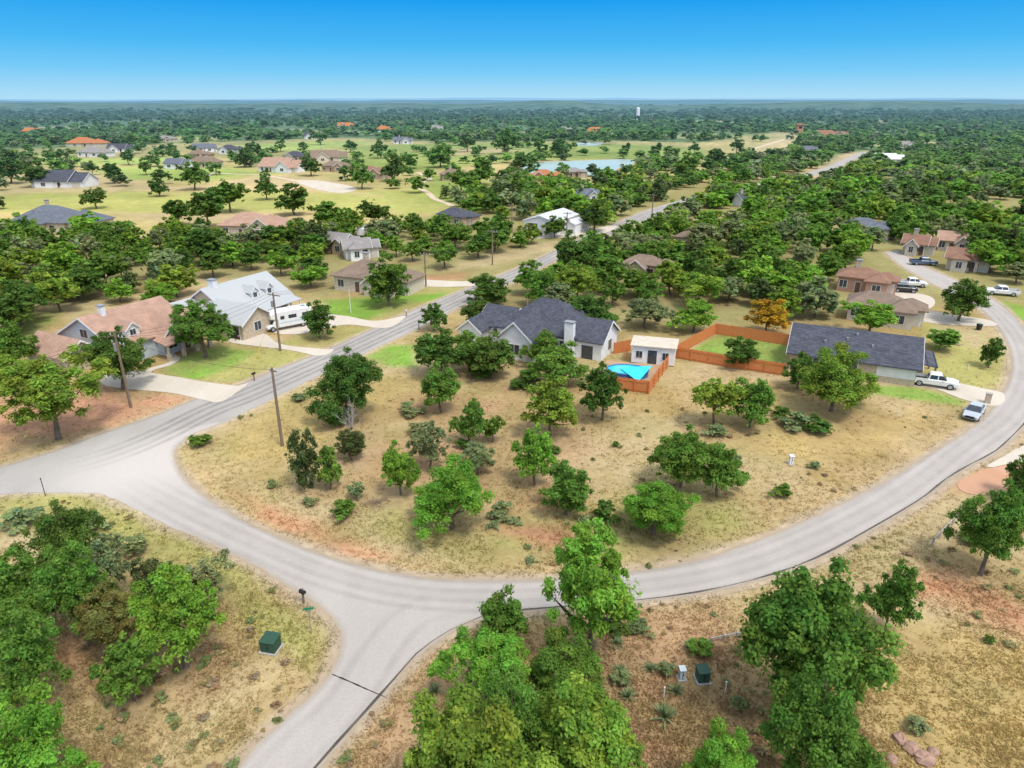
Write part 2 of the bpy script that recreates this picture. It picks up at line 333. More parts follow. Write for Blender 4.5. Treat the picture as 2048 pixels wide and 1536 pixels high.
drives = {
 'a': [(205,748),(260,742),(340,752),(410,764),(478,772),(500,765),(445,803),(405,800),(340,786),(215,773)],
 'b': [(465,676),(482,666),(530,668),(560,688),(640,698),(668,700),(640,712),(575,700),(465,686)],
 'c': [(545,664),(575,640),(620,628),(690,632),(745,642),(790,636),(815,630),(775,656),(690,650),(600,668)],
 'd': [(1818,770),(1822,748),(1880,758),(1960,776),(2008,788),(1995,812),(1930,800),(1870,778)],
 'e': [(838,560),(920,563),(965,560),(945,572),(850,573)],
 'f': [(1975,935),(2010,912),(2060,888),(2120,900),(2120,930),(2050,925)],
 'g': [(1835,640),(1850,622),(1920,632),(1975,640),(1990,652),(1900,650)],
 'h': [(1030,478),(1050,470),(1130,468),(1200,455),(1235,452),(1210,466),(1150,474)],
 'i': [(590,362),(640,362),(700,372),(712,380),(680,386),(630,378)],
 'j': [(1700,590),(1770,580),(1850,590),(1870,606),(1840,620),(1740,600)],
}
for k, p in drives.items(): sheet('driveway', dense(p, True), .045, M_conc, .05)
redpad = [(1915,968),(1945,950),(1985,936),(2050,928),(2120,933),(2125,985),(2048,988),(1985,992),(1930,985)]
sheet('dirt_driveway', dense(redpad, True, .35), .042, M_redpad, .10); drives['k'] = redpad
ribbon('footpath', [(285,752),(305,738),(335,730),(352,718),(335,708)], 1.2, .05, M_conc)
ribbon('cart_path', [(905,412),(890,405),(870,398),(855,385),(838,374),(846,364),(860,360),(850,352),(835,345)], 2.6, .06, M_sand, 3)
ribbon('cart_path', [(415,352),(425,346),(460,348),(520,350),(560,356),(600,364)], 3, .06, M_sand, 3)
ribbon('cart_path', [(1430,332),(1450,318),(1500,300),(1540,288),(1580,276)], 3.5, .08, M_sand, 4)
sheet('pond', dense([(1046,334),(1070,326),(1110,323),(1180,321),(1255,319),(1268,326),(1235,338),(1222,352),(1200,357),(1165,346),(1130,345),(1095,352),(1060,347)], True, 3), .12, M_water)
sheet('pond', dense([(1140,289),(1170,285),(1205,286),(1195,291),(1160,292)], True, 3), .12, M_water)
# ------------------------------------------------------------------ tree data
TI = dict(D=(.098,.190,.040), M=(.132,.258,.046), B=(.178,.360,.050), L=(.215,.285,.125), O=(.19,.20,.06), X=(.42,.31,.035), J=(.10,.15,.052), Y=(.205,.325,.050))
near = [
(1190,1325,1045,225,'mesq','B','tall bright feathery tree overhanging the bend of the street'),
(920,1690,1400,280,'oak','Y','huge yellow green crown cut off by the bottom edge, left of its twin'),
(1145,1660,1385,280,'oak','Y','huge yellow green crown cut off by the bottom edge, below the feathery roadside tree'),
(1035,1590,1350,200,'oak','M','crown filling the gap between the two huge yellow green crowns'),
(845,1680,1490,150,'mesq','Y','low yellow green crown at the bottom edge beside the street fork'),
(1235,1620,1440,130,'oak','M','low crown at the bottom edge right of the huge yellow green twins'),
(975,1420,1270,190,'mesq','B','pale green bushy tree left of the roadside yuccas at bottom centre'),
(1130,1440,1285,190,'oak','M','mid green rounded tree directly in front of the feathery bend tree'),
(1005,1300,1185,110,'oak','M','mid green small tree beside the street left of the feathery bend tree'),
(1620,1440,1125,310,'oak','M','largest green spreading oak on the lower right lot'),
(1645,1620,1345,215,'oak','M','leafy tree below the largest spreading oak, cut by the bottom edge'),
(1788,1265,1125,100,'oak','M','slim tree just right of the largest spreading oak'),
(1450,1640,1468,150,'oak','B','round crown peeking over the bottom edge beside the green utility cabinet'),
(1990,1150,965,150,'oak','M','oak at the right edge behind the low rail fence'),
(2060,1010,905,100,'oak','D','partly cut off tree at the right edge above the rail fence oak'),
(130,1190,1010,150,'oak','D','darkest spreading oak at the top of the lower left thicket'),
(40,1290,1105,180,'mesq','M','broad tree at the left edge of the lower left thicket'),
(150,1290,1090,160,'mesq','M','feathery mid green tree in the middle of the lower left thicket'),
(205,1215,1068,115,'mesq','L','pale feathery tree behind the olive brown tree of the thicket'),
(230,1310,1175,140,'mesq','O','olive brown leaved tree in the lower left thicket'),
(350,1335,1145,195,'mesq','B','vivid green tree on the right side of the lower left thicket'),
(255,1400,1275,125,'oak','M','low rounded tree in front of the lower left thicket'),
(300,1210,1108,100,'jun','J','dark upright juniper between the olive and vivid trees of the thicket'),
(395,1215,1120,130,'mesq','L','thin pale feathery tree on the street side of the lower left thicket'),
(25,1440,1215,180,'mesq','M','loose green tree at the left edge below the thicket'),
(40,1620,1395,200,'oak','B','bright green crown in the bottom left corner'),
(92,878,700,215,'mesq','Y','big yellow green tree with thick trunk on bare dirt at the left edge'),
(232,778,655,140,'oak','D','dark tree in front of the tan roofed house beside the tall power pole'),
(402,715,600,145,'mesq','M','wide umbrella shaped tree on the tan house lawn'),
(635,676,603,80,'oak','D','small round tree on the island right of the white camper'),
(866,662,608,55,'oak','D','small dark tree on the verge opposite the camper driveway'),
(690,842,700,144,'oak','D','dense dark oak beside the main road on the empty lot'),
(606,975,843,80,'jun','J','dark narrow juniper just right of the bare foreground power pole'),
(656,978,890,56,'oak','M','small green tree right of the dark narrow juniper'),
(700,920,858,76,'jun','J','low dark juniper below the grey leafless tree'),
(880,825,728,90,'oak','M','grey green oak on the empty lot left of centre'),
(858,938,843,80,'mesq','L','pale thin tree left of the centre of the empty lot'),
(938,890,798,72,'oak','M','leaning mid green tree in the centre of the empty lot'),
(985,884,822,52,'oak','M','small tree touching the leaning centre tree on its right'),
(955,948,878,76,'mesq','L','pale silvery tree behind the largest vivid tree of the lot'),
(798,990,883,76,'oak','B','vivid green small tree above the low brush pile'),
(902,1058,920,165,'oak','B','largest vivid green tree at the front of the empty lot'),
(1070,970,852,96,'oak','B','vivid upright tree behind the round tree of the lot'),
(1133,1030,925,118,'oak','M','ball shaped tree at the front of the empty lot'),
(1102,875,757,118,'oak','Y','fresh green tree nearest the pool on the lot'),
(1208,840,722,100,'mesq','D','airy dark tree in front of the pool fence'),
(1365,985,855,145,'oak','M','big oak in the right half of the lot, left half of a pair'),
(1440,992,880,100,'oak','M','slimmer oak in the right half of the lot, right half of a pair'),
(1312,1068,962,145,'oak','B','vivid spreading tree by the ditch at the front right of the lot'),
(1434,852,748,102,'mesq','Y','light green tree below the corner of the cedar fence'),
(1506,855,752,98,'oak','M','mid green tree right of the light green fence corner tree'),
(1675,822,692,150,'oak','Y','large fresh green tree in front of the long charcoal roofed house'),
(1600,778,705,78,'oak','D','dark tree at the left end of the long charcoal roofed house'),
(1713,738,690,60,'oak','D','dark tree top against the charcoal roof, behind the large fresh tree'),
(1483,735,674,84,'oak','D','dark tree standing over the front cedar fence'),
(1537,668,597,84,'oak','X','orange tinged tree behind the cedar fenced yard'),
(1390,664,600,82,'oak','B','bright green tree left of the cedar fenced yard'),
(1742,672,603,110,'mesq','B','bright feathery tree in front of the grey brown house on the right'),
(1928,642,553,98,'oak','D','tall dark tree beside the far right bend of the street'),
(1985,735,673,48,'oak','D','slim dark tree on the grass inside the right bend'),
(878,750,655,114,'oak','D','dark tree at the left front corner of the white walled house'),
(938,742,662,92,'oak','M','mid green tree hiding the left wing of the white walled house'),
(985,758,668,100,'oak','D','dark tree against the gable of the white walled house'),
(1082,736,660,74,'oak','M','rounded tree close to the wall of the white walled house'),
(1122,774,686,124,'oak','M','wide tree below the white chimney'),
(962,662,597,86,'oak','D','tree behind the left roof of the white walled house'),
(976,612,548,106,'oak','D','round dark tree beside the main road beyond the white walled house'),
(1082,612,533,80,'oak','M','upright tree behind the round dark roadside tree'),
(1180,672,582,105,'oak','D','dark crown rising behind the charcoal roof ridge'),
(1155,606,522,105,'mesq','Y','light feathery crown far behind the charcoal roof'),
(1400,610,538,105,'mesq','Y','light green wide crown behind the white shed'),
(1290,655,590,95,'mesq','L','pale grey green crown behind the white shed'),
(30,650,555,110,'oak','D','dark tree at the left edge behind the tan roofed house'),
(20,745,640,90,'oak','M','mid green tree at the left edge beside the tan roofed house'),
(775,612,508,100,'oak','M','mid green tree in front of the brown hip roofed house'),
(318,612,566,80,'oak','B','rounded bright tree between the tan roof and the pale metal roof'),
(150,600,535,110,'oak','D','dark oak just behind the left end of the tan roof'),
(1150,560,460,90,'oak','D','tall dark oak at the right verge of the main road below the metal building'),
(1110,475,428,56,'oak','D','dark oak hiding the front of the white metal building'),
(1190,462,402,70,'oak','D','dark oak at the right end of the white metal building'),
]
shrubs = [
(396,892,860,52,'M','round bush on the road verge below the tall foreground pole'),(685,1036,995,60,'M','bush at the ditch left of the brush pile'),(712,998,958,46,'L','pale bush above the brush pile'),
(1212,1048,990,56,'D','dark bush between the ball shaped tree and the vivid ditch tree'),(1562,992,960,48,'M','lone bush on the dry grass near the right street'),
(1590,855,818,70,'L','grey green brush left of the brush row'),(1640,865,826,66,'D','dark brush at the right of the brush row'),(1560,835,810,46,'D','small dark brush at the back of the brush row'),
(1885,700,645,86,'M','leafy bush on the grass right of the pickup house'),(968,755,728,60,'D','dark shrub at the cedar fence end of the white walled house'),(1040,775,750,56,'D','dark shrub below the white walled house gable'),
(820,830,802,60,'L','pale shrub left of the centre of the lot'),(840,865,838,60,'L','pale shrub above the pale thin tree'),(600,800,785,40,'L','small pale tuft bush beside the main road'),
(1405,1310,1280,66,'M','bush beside the low wooden rail at bottom centre'),(1230,1260,1228,66,'D','dark bush beside the street at the bend tree foot'),(1280,1265,1235,56,'L','pale bush right of the bend tree foot'),
(1480,1420,1385,48,'L','small bush right of the green cabinet near the bottom'),(1950,1085,1052,66,'D','dark bush under the rail fence oak'),
(185,1060,1025,64,'L','pale brush on the top side of the lower left thicket'),(265,1110,1065,70,'L','grey brush right of the darkest thicket oak'),(40,1050,1012,76,'L','pale brush at the left edge above the thicket'),
(620,1010,988,34,'L','small tuft bush below the narrow juniper'),(930,897,874,40,'D','dark low bush below the leaning centre tree'),(1110,905,888,34,'D','small dark bush right of the vivid upright tree'),
(1835,1460,1430,56,'L','pale weed clump at the lower right'),(1725,1265,1242,38,'L','weed clump below the slim tree'),(970,1285,1258,52,'D','dark brush left of the bend tree by the street edge'),
(1232,893,881,22,'D','tiny bush on open grass at the lot centre'),(1630,935,919,30,'L','tiny bush near the white pedestal'),(1980,1285,1267,28,'D','tiny bush on the dry lower right field'),
(1330,1345,1322,46,'L','low pale bush above the green cabinet pair'),(1245,1370,1340,50,'L','low pale bush left of the pale pedestal'),(1470,925,905,30,'L','tiny pale bush behind the right oak pair'),(545,975,955,30,'L','tiny pale tuft bush on the road side of the narrow juniper'),
(1000,1035,1000,60,'L','pale brush right of the largest vivid tree'),(675,850,815,60,'D','dark undergrowth at the foot of the dense dark oak'),(1430,870,845,60,'L','pale brush at the foot of the light green fence corner tree'),(1060,760,735,60,'D','dark brush below the wide chimney tree, left side'),
]
golf = [(385,380,62),(315,393,42),(187,417,52),(225,367,45),(15,367,60),(70,374,66),(530,400,48),(585,430,76),(455,425,80),(410,455,88),(355,450,60),(320,368,40),(345,318,28),(620,352,48),(722,378,52),(785,362,56),(690,362,38),(745,453,62),(655,463,70),(690,472,60),(820,338,40),(880,335,60),(935,304,38),(1010,308,55),(960,370,70),(922,385,60),(1040,345,42),(1310,320,38),(1345,325,40),(1475,308,34),(1430,335,42),(1375,358,64),(1390,309,28),(530,360,26),(490,335,44),(430,350,34),(290,350,34),(182,350,28),(560,303,28),(640,290,34),(700,305,32),(760,315,36),(1250,313,32),(1120,314,44),(1080,309,36),(505,318,40),(255,330,36),(60,335,40),(120,325,34),(20,330,44)]
regions = [
 ('W1',[(-20,500),(330,495),(645,500),(655,540),(630,585),(600,565),(560,555),(430,555),(350,600),(140,615),(60,660),(-60,720),(-120,520)],5.8,'leafy oak in the dense left woodland behind the tan and pale metal roofs','left woodland trees'),
 ('W2',[(1010,610),(1150,545),(1230,500),(1340,447),(1430,418),(1560,405),(1700,410),(1860,440),(2110,450),(2120,560),(2010,570),(1900,500),(1800,490),(1700,525),(1665,560),(1650,640),(1590,645),(1470,615),(1350,655),(1250,655),(1100,640)],5.9,'leafy oak in the wide woodland right of the main road, behind the charcoal roofs','right woodland trees'),
 ('W3',[(620,520),(620,478),(780,465),(900,465),(1010,480),(1100,490),(1000,535),(920,552),(840,540),(800,520)],6.4,'oak in the strip of wood between the golf course and the main road','middle woodland trees'),
 ('W4',[(900,405),(1000,388),(1100,380),(1250,378),(1330,392),(1290,412),(1200,455),(1150,445),(1030,440),(930,430)],7,'oak clustered left of where the main road narrows in the distance','distant roadside trees'),
 ('W5',[(1340,405),(1450,355),(1600,338),(1750,338),(2110,338),(2110,450),(1860,435),(1560,400)],8.4,'small distant oak in the right hand woodland beyond the gabled dark house','distant right woodland trees'),
 ('W6',[(-80,470),(330,476),(640,478),(640,505),(-80,505)],6.8,'oak along the far edge of the left woodland facing the golf course','golf edge woodland trees'),
]
# ------------------------------------------------------------------ unit trees
def crown_arrays(seed, n, leaf, cb, nb, br, asp=1.55, low=-.45, nl=7, spread=.28):
    g = np.random.default_rng(seed); hh = 1-cb
    la = np.arange(nl)*2*np.pi/nl+g.uniform(-.5, .5, nl); lo = g.uniform(.5, 1.05, nl)*spread
    lr = np.minimum(g.uniform(.15, .26, nl), .53-lo*.92)
    lz = cb+hh*g.uniform(.22, .66, nl)
    la = np.append(la, [0, 0, 2]); lo = np.append(lo, [.05, .12, .05]); lr = np.append(lr, [.22, .21, .24]); lz = np.append(lz, [cb+hh*.72, cb+hh*.5, cb+hh*.3])
    LC = np.stack([np.cos(la)*lo, np.sin(la)*lo, lz], 1); vz = np.minimum(hh*1.25, 1.15)
    lv = np.minimum(lr*vz, np.minimum(1-lz, lz-cb)*.95+.03)
    m = nb*3; k = g.choice(len(LC), m, p=lr**2/(lr**2).sum()); d = g.normal(size=(m, 3)); d /= np.linalg.norm(d, axis=1)[:, None]
    ok = d[:, 2] > low; k, d = k[ok][:nb], d[ok][:nb]
    c = LC[k]+d*np.stack([lr[k], lr[k], lv[k]], 1)*g.uniform(.6, 1.18, (len(k), 1))
    br_ = br*g.uniform(.45, 1.4, len(c)); cv = g.uniform(.74, 1.30, len(c)); cy = g.uniform(-.12, .2, len(c))
    w = br_**1.7; kk = g.choice(len(c), n, p=w/w.sum())
    dd = g.normal(size=(n, 3)); dd /= np.linalg.norm(dd, axis=1)[:, None]
    fl = g.random(n) < .5; dd[fl, 2] = np.abs(dd[fl, 2])
    pos = c[kk]+dd*(br_[kk]*g.uniform(.3, 1.15, n))[:, None]*np.array([1, 1, .8])+g.normal(size=(n, 3))*.011
    ni = int(n*.08); q = g.choice(len(LC), ni); pos[:ni] = LC[q]+dd[:ni]*(np.stack([lr[q], lr[q], lv[q]], 1))*g.uniform(.1, .9, (ni, 1))
    nr = dd*.75+g.normal(size=(n, 3))*.4+np.array([0, 0, .65]); nr /= np.linalg.norm(nr, axis=1)[:, None]
    t = np.cross(nr, g.normal(size=(n, 3))); t /= np.linalg.norm(t, axis=1)[:, None]; b = np.cross(nr, t)
    s = leaf*g.uniform(.55, 1.4, n); l = t*(s*asp*.5)[:, None]; mm = b*(s*.5)[:, None]
    pos[:, 2] = np.maximum(pos[:, 2], .012)
    V = np.stack([pos-l, pos-mm, pos+l, pos+mm], 1)
    val = cv[kk]*g.uniform(.75, 1.25, n)
    C = np.stack([val*(1+cy[kk]+g.uniform(-.1, .18, n)), val, val*(1+g.uniform(-.2, .2, n))], 1)
    return V, C, c
def make_trunk(seed, cb, cents, r=.03, limbs=7, mat_=None, forks=0):
    q = random.Random(seed); mb = MB()
    p1 = Vector((q.uniform(-.03,.03), q.uniform(-.03,.03), cb*.75+.05))
    mb.tube((0,0,-.03), (0,0,.03), r*1.5, r*1.05, 9); mb.tube((0,0,.028), p1, r*1.05, r*.8, 9)
    top = Vector((p1.x*1.6, p1.y*1.6, cb+.3)); mb.tube(p1, top, r*.8, r*.35, 7)
    for i in range(limbs):
        c = Vector(cents[(i*5) % len(cents)]); st = p1.lerp(top, q.uniform(0, .6)); md = st.lerp(c, .5)+Vector((0,0,-.02))
        mb.tube(st, md, r*.5, r*.3, 6); mb.tube(md, c, r*.3, r*.1, 5)
        for j in range(forks):
            e = c+Vector((q.uniform(-.17,.17), q.uniform(-.17,.17), q.uniform(-.05,.2))); s0 = md.lerp(c, q.uniform(.1,.9))
            mb.tube(s0, e, r*.16, r*.06, 4)
            mb.tube(s0.lerp(e,.5), s0.lerp(e,.5)+Vector((q.uniform(-.09,.09), q.uniform(-.09,.09), q.uniform(0,.12))), r*.09, r*.04, 4)
    o = mb.build('trunk', mat_ or M_bark); me = o.data; bpy.data.objects.remove(o); return me
PROTO = {}
def proto(kind, lod):
    key = (kind, lod)
    if key in PROTO: return PROTO[key]
    n, leaf, cnt, bs = {'hi': (30000, .0180, 3, 1), 'nr': (10500, .030, 5, 1), 'md': (2700, .059, 6, .7), 'fr': (500, .11, 4, .3)}[lod]
    lst = []
    for i in range(cnt):
        sd = len(PROTO)*101+i*31+17
        if kind == 'oak': a = (sd, n, leaf, .05+.05*(i % 3), int(122*bs), .067); k = dict(nl=6+i % 3)
        elif kind == 'mesq': a = (sd, int(n*.70), leaf*.9, .15, int(115*bs), .054); k = dict(asp=2.2, nl=7+i % 3, spread=.30)
        elif kind == 'jun': a = (sd, int(n*.9), leaf*.8, .02, int(90*bs), .07); k = dict(low=-.9, nl=6, spread=.22)
        else: a = (sd, int(n*.5), leaf*1.25, 0., 36, .10); k = dict(low=-.2, nl=6)
        V, Cc, c = crown_arrays(*a, **k); me = fast_mesh('crown', V.reshape(-1, 3), 4, np.repeat(Cc, 4, 0), M_leaf)
        lst.append((me, make_trunk(sd, a[3]+.06, c, r=.025 if kind != 'bush' else .014, limbs=8 if lod != 'fr' else 3)))
    PROTO[key] = lst; return lst
NAME = dict(oak='oak_tree', mesq='mesquite_tree', jun='juniper_tree', bush='shrub')
tree_discs = []; cyc = {}
def tree(u, v, W, Hh, kind, tint, lod, label, group=None, xy=None):
    if xy: x, y = xy
    else:
        y = G(u, v)[1]; x = (u-1024)/F*(y*C_+(CH-Hh*.55)*S_)
    ms = proto(kind, lod); cyc[kind, lod] = cyc.get((kind, lod), R.randrange(9))+1; cm, tm = ms[cyc[kind, lod] % len(ms)]
    root = empty(NAME[kind], (x, y, 0), R.uniform(0, 6.28), label, 'shrub' if kind == 'bush' else 'tree', group)
    root.scale = (W*R.uniform(.95,1.05), W*R.uniform(.95,1.05), Hh)
    t = bpy.data.objects.new('trunk', tm); col.objects.link(t); t.parent = root
    c = bpy.data.objects.new('crown', cm); col.objects.link(c); c.parent = root
    b = R.uniform(.9, 1.14); c.color = (tint[0]*b*R.uniform(.92,1.1), tint[1]*b, tint[2]*b, 1)
    tree_discs.append((x, y, W))
    return root
def wmet(v, h, wpx):
    Y = G(1024, v)[1]; return wpx*(Y*C_+(CH-h*.6)*S_)/F
for (u, v, vt, w, kd, ti, lb) in near:
    h = max(2., HT(v, vt)*.98); lod = 'hi' if w > 138 else ('nr' if w > 66 else 'md')
    tree(u, v, wmet(v, h, w)*1.10, h, kd, TI[ti], lod, lb)
for (u, v, vt, w, ti, lb) in shrubs:
    h = max(.6, HT(v, vt)*.8); tree(u, v, wmet(v, h, w), h, 'bush', TI[ti], 'md', lb)
# ------------------------------------------------------------------ houses
house_discs = []; keep_px = []
def wing(root, x0, x1, y0, y1, h, kind, axis, rise, wm, rm, z0=0, oh=.45, trim=True, t=.16):
    wm = WALL.get(wm, wm) if isinstance(wm, str) else wm; rm = ROOF[rm] if isinstance(rm, str) else rm
    mp = (lambda a, b, z: (a, b, z)) if axis == 'x' else (lambda a, b, z: (b, a, z))
    if axis == 'x': a0, a1, b0, b1 = x0, x1, y0, y1
    else: a0, a1, b0, b1 = y0, y1, x0, x1
    bm_ = (b0+b1)/2; H = z0+h; k = rise/((b1-b0)/2)
    w = MB()
    if kind == 'gable':
        tp = H+rise-.02
        w.add([mp(a0,b0,z0),mp(a1,b0,z0),mp(a1,b1,z0),mp(a0,b1,z0),mp(a0,b0,H),mp(a1,b0,H),mp(a1,b1,H),mp(a0,b1,H),mp(a0,bm_,tp),mp(a1,bm_,tp)],
              [(0,1,5,4),(1,2,6,9,5),(2,3,7,6),(3,0,4,8,7),(4,5,9,8),(7,8,9,6)])
    else: w.box(x0, x1, y0, y1, z0, H-.01)
    w.build('wall', wm, root)
    r = MB()
    if kind == 'gable':
        def chev(mb, s0, s1, dz, th):
            e = H-oh*k+dz; p = H+rise+dz; vs = []
            for a in (s0, s1): vs += [mp(a,b0-oh,e+th),mp(a,bm_,p+th),mp(a,b1+oh,e+th),mp(a,b1+oh,e),mp(a,bm_,p),mp(a,b0-oh,e)]
            return mb.add(vs, [(0,1,7,6),(1,2,8,7),(2,3,9,8),(3,4,10,9),(4,5,11,10),(5,0,6,11),(0,5,4,1),(1,4,3,2),(6,7,10,11),(7,8,9,10)])
        ro = chev(r, a0-oh, a1+oh, 0, t).build('roof', rm, root)
        if trim:
            chev(MB(), a0-oh-.06, a0-oh-.004, -.16, t+.12).build('trim', M_trim, ro); chev(MB(), a1+oh+.004, a1+oh+.06, -.16, t+.12).build('trim', M_trim, ro)
    else:
        l = (b1-b0)/2; e = H-.02; p = H+rise
        A0, A1, B0, B1 = a0-oh, a1+oh, b0-oh, b1+oh; i0, i1 = min(a0+l*.95, (a0+a1)/2-.1), max(a1-l*.95, (a0+a1)/2+.1)
        vs = [mp(A0,B0,e-.05),mp(A1,B0,e-.05),mp(A1,B1,e-.05),mp(A0,B1,e-.05),mp(A0,B0,e+t),mp(A1,B0,e+t),mp(A1,B1,e+t),mp(A0,B1,e+t),mp(i0,bm_,p),mp(i1,bm_,p)]
        r.add(vs, [(0,3,2,1),(0,1,5,4),(1,2,6,5),(2,3,7,6),(3,0,4,7),(4,5,9,8),(5,6,9),(6,7,8,9),(7,4,8)])
        ro = r.build('roof', rm, root)
    return ro
def opening(root, face, c, other, z, w, h, name='window', fm=None, pm=None):
    fm = fm or M_trim; pm = pm or M_glass
    def bx(mb, cc, ww, zz, hh, d):
        if face in 'SN': mb.cbox(cc, other, zz, ww, d, hh)
        else: mb.cbox(other, cc, zz, d, ww, hh)
        return mb
    fo = bx(MB(), c, w+.2, z+h/2, h+.2, .12).build(name, fm, root)
    if name == 'window':
        bx(MB(), c-w*.26, w*.46, z+h/2, h, .17).build('pane', pm, fo); bx(MB(), c+w*.26, w*.46, z+h/2, h, .17).build('pane', pm, fo)
    else: bx(MB(), c, w, z+h/2, h, .17).build('door_leaf' if name == 'door' else 'door_panel', pm, fo)
    return fo
def chimney(root, x, y, z0, z1, w=.9, d=.7, m=None):
    c = MB().box(x-w/2, x+w/2, y-d/2, y+d/2, z0, z1).build('chimney', m or WALL['white'], root)
    MB().box(x-w/2-.1, x+w/2+.1, y-d/2-.1, y+d/2+.1, z1+.003, z1+.15).build('chimney_cap', M_steel, c)
def dormer(root, x0, x1, y0, y1, z0, h, wm, rm, axis='x'): wing(root, x0, x1, y0, y1, h, 'gable', axis, .9, wm, rm, z0=z0, oh=.25, t=.1)
def slab(root, name, pts, t, m):
    MB().add([tuple(p) for p in pts]+[(p[0],p[1],p[2]+t) for p in pts], [(0,3,2,1),(4,5,6,7),(0,1,5,4),(1,2,6,5),(2,3,7,6),(3,0,4,7)]).build(name, m, root)
def houseroot(name, label, loc, yaw=YAW, cat='house', group=None): return empty(name, loc, yaw, label, cat, group)
o = G(240, 735); h = houseroot('house', 'tan shingle roofed house with white chimney and stone porch columns at left', o)
wing(h, -13.5, 0, 0, 13, 3.1, 'gable', 'y', 3.5, 'blue', 'tan')
wing(h, -12.5, -3.5, -5.5, -.3, 2.7, 'gable', 'x', 1.8, 'stone', 'tan')
wing(h, -8, 1.6, 6.5, 12.0, 3.0, 'gable', 'x', 2.6, 'blue', 'tan')
wing(h, -6, -1, 12.6, 18, 2.9, 'hip', 'y', 2.0, 'stone', 'tan')
slab(h, 'porch_roof', [(1.6,4.8,2.9),(4.4,4.8,2.35),(4.4,13,2.35),(1.6,13,2.9)], .15, ROOF['tan'])
for yy in (5.2, 7.8, 10.2, 12.6): MB().box(3.9,4.35,yy-.25,yy+.25,0,1.1).box(4.0,4.25,yy-.12,yy+.12,1.1,2.36).build('porch_column', WALL['stone'], h)
chimney(h, -6.2, 3, 4, 7.7)
dormer(h, -3.5, -.8, 2.5, 4.7, 3.6, 1.3, 'white', 'tan')
opening(h,'S',-6.75,0,3.6,1.6,1.2); opening(h,'S',-2,0,1,1.3,1.3); opening(h,'E',3,0,.9,1.6,1.5); opening(h,'E',1,0,.9,1.2,1.5); opening(h,'E',8,1.6,.9,1.4,1.5); opening(h,'E',10.6,1.6,.05,1,2.1,'door',M_trim,M_door)
opening(h,'S',-8.5,-5.5,.05,4.6,2.2,'garage_door',M_trim,M_garage); opening(h,'E',9.2,1.6,3.5,1.1,.9); opening(h,'E',3.6,-.8,3.9,.9,.8)
slab(h, 'patio_roof', [(-17,2,2.5),(-13.7,2,2.8),(-13.7,6,2.8),(-17,6,2.5)], .12, ROOF['metal'])
for yy in (2.2, 5.8): MB().cbox(-16.8,yy,1.25,.16,.16,2.5).build('patio_post', M_pole, h)
house_discs += [(o[0]-4, o[1]+8, 12), (o[0]-10, o[1]+4, 9)]
o = G(452, 668); h = houseroot('house', 'stone house with pale grey metal roof and two small dormers', o)
wing(h, -12, -.5, 2, 16, 3.0, 'gable', 'y', 3.5, 'stone', 'metal')
wing(h, -4, 5.4, -1.2, 5.4, 2.8, 'gable', 'x', 2.2, 'stone', 'metal')
wing(h, -13.5, -5, -4, 2.4, 2.7, 'gable', 'y', 1.9, 'cream', 'metal')
for yy in (9, 12.4): dormer(h, -4.4, -1.9, yy-.8, yy+.8, 3.8, 1.2, 'white', 'metal'); opening(h,'E',yy,-1.9,4.0,.8,.8)
slab(h, 'porch_roof', [(-.5,5.9,2.9),(2.2,5.9,2.4),(2.2,16,2.4),(-.5,16,2.9)], .1, ROOF['metal'])
for yy in (6.4, 9.6, 12.8, 15.6): MB().cbox(2.0,yy,1.2,.2,.2,2.4).build('porch_column', M_trim, h)
chimney(h, -6.2, 4, 5.6, 7.6, 1.3, 1.0)
opening(h,'S',3.2,-1.2,.05,2.8,2.2,'garage_door',M_trim,M_black); opening(h,'E',2.0,5.4,1,1.4,1.4); opening(h,'E',10.5,-.5,.9,1.3,1.4); opening(h,'E',14,-.5,.9,1.3,1.4); opening(h,'E',12.2,-.5,.05,1,2.1,'door',M_trim,M_door); opening(h,'S',-2.8,-1.2,1,1.1,1.2); opening(h,'S',-9,-4,1,1.4,1.3)
house_discs += [(o[0]-2, o[1]+11, 11), (o[0]-7, o[1]+4, 9)]
o = (-2.3, 105.3); h = houseroot('house', 'white walled house with steep charcoal roof and white chimney beside the pool', o)
wing(h, 0, 13, 0, 10.5, 3.1, 'hip', 'x', 4.1, 'white', 'char')
wing(h, 10.5, 17.2, .4, 7.4, 3.0, 'gable', 'x', 2.3, 'white', 'char')
wing(h, 2.5, 8.4, -4.8, 4, 3.3, 'gable', 'y', 2.6, 'white', 'char')
wing(h, -4, 1.2, 1.2, 8.4, 2.8, 'gable', 'x', 2.2, 'white', 'char')
wing(h, -6, -2.2, -1.6, 3.2, 2.6, 'gable', 'y', 1.5, 'white', 'char')
chimney(h, 12.4, -.35, 0, 5.6, 1.4, .9)
opening(h,'S',5.4,-4.8,.9,1.7,1.5); opening(h,'S',10.6,0,.4,1.8,2.0); opening(h,'S',15.0,.4,.05,1.8,2.1,'door',M_trim,M_glass); opening(h,'E',4,17.2,.9,1.4,1.5); opening(h,'E',-2.6,8.4,.9,1.3,1.4); opening(h,'S',-.6,1.2,.9,1.5,1.4); opening(h,'S',-4.1,-1.6,.9,1.2,1.2); opening(h,'W',6,-4,.05,4,2.2,'garage_door',M_trim,M_garage)
for vx, vy, vz in ((3.2,4.2,6.3),(9.2,7.0,5.9)): MB().tube((vx,vy,vz-.5),(vx,vy,vz+.35),.09,.09,8).build('vent_pipe', M_steel, h)
house_discs += [(o[0]+6, o[1]+4, 11), (o[0]+12, o[1]+2, 9), (o[0]-4, o[1]+5, 8)]
o = G(1577, 738); h = houseroot('house', 'long low house with plain charcoal gable roof beside the white pickup', o, math.radians(-25))
wing(h, 0, 16, 0, 10.5, 2.75, 'gable', 'x', 2.6, 'stone', 'char', oh=.6)
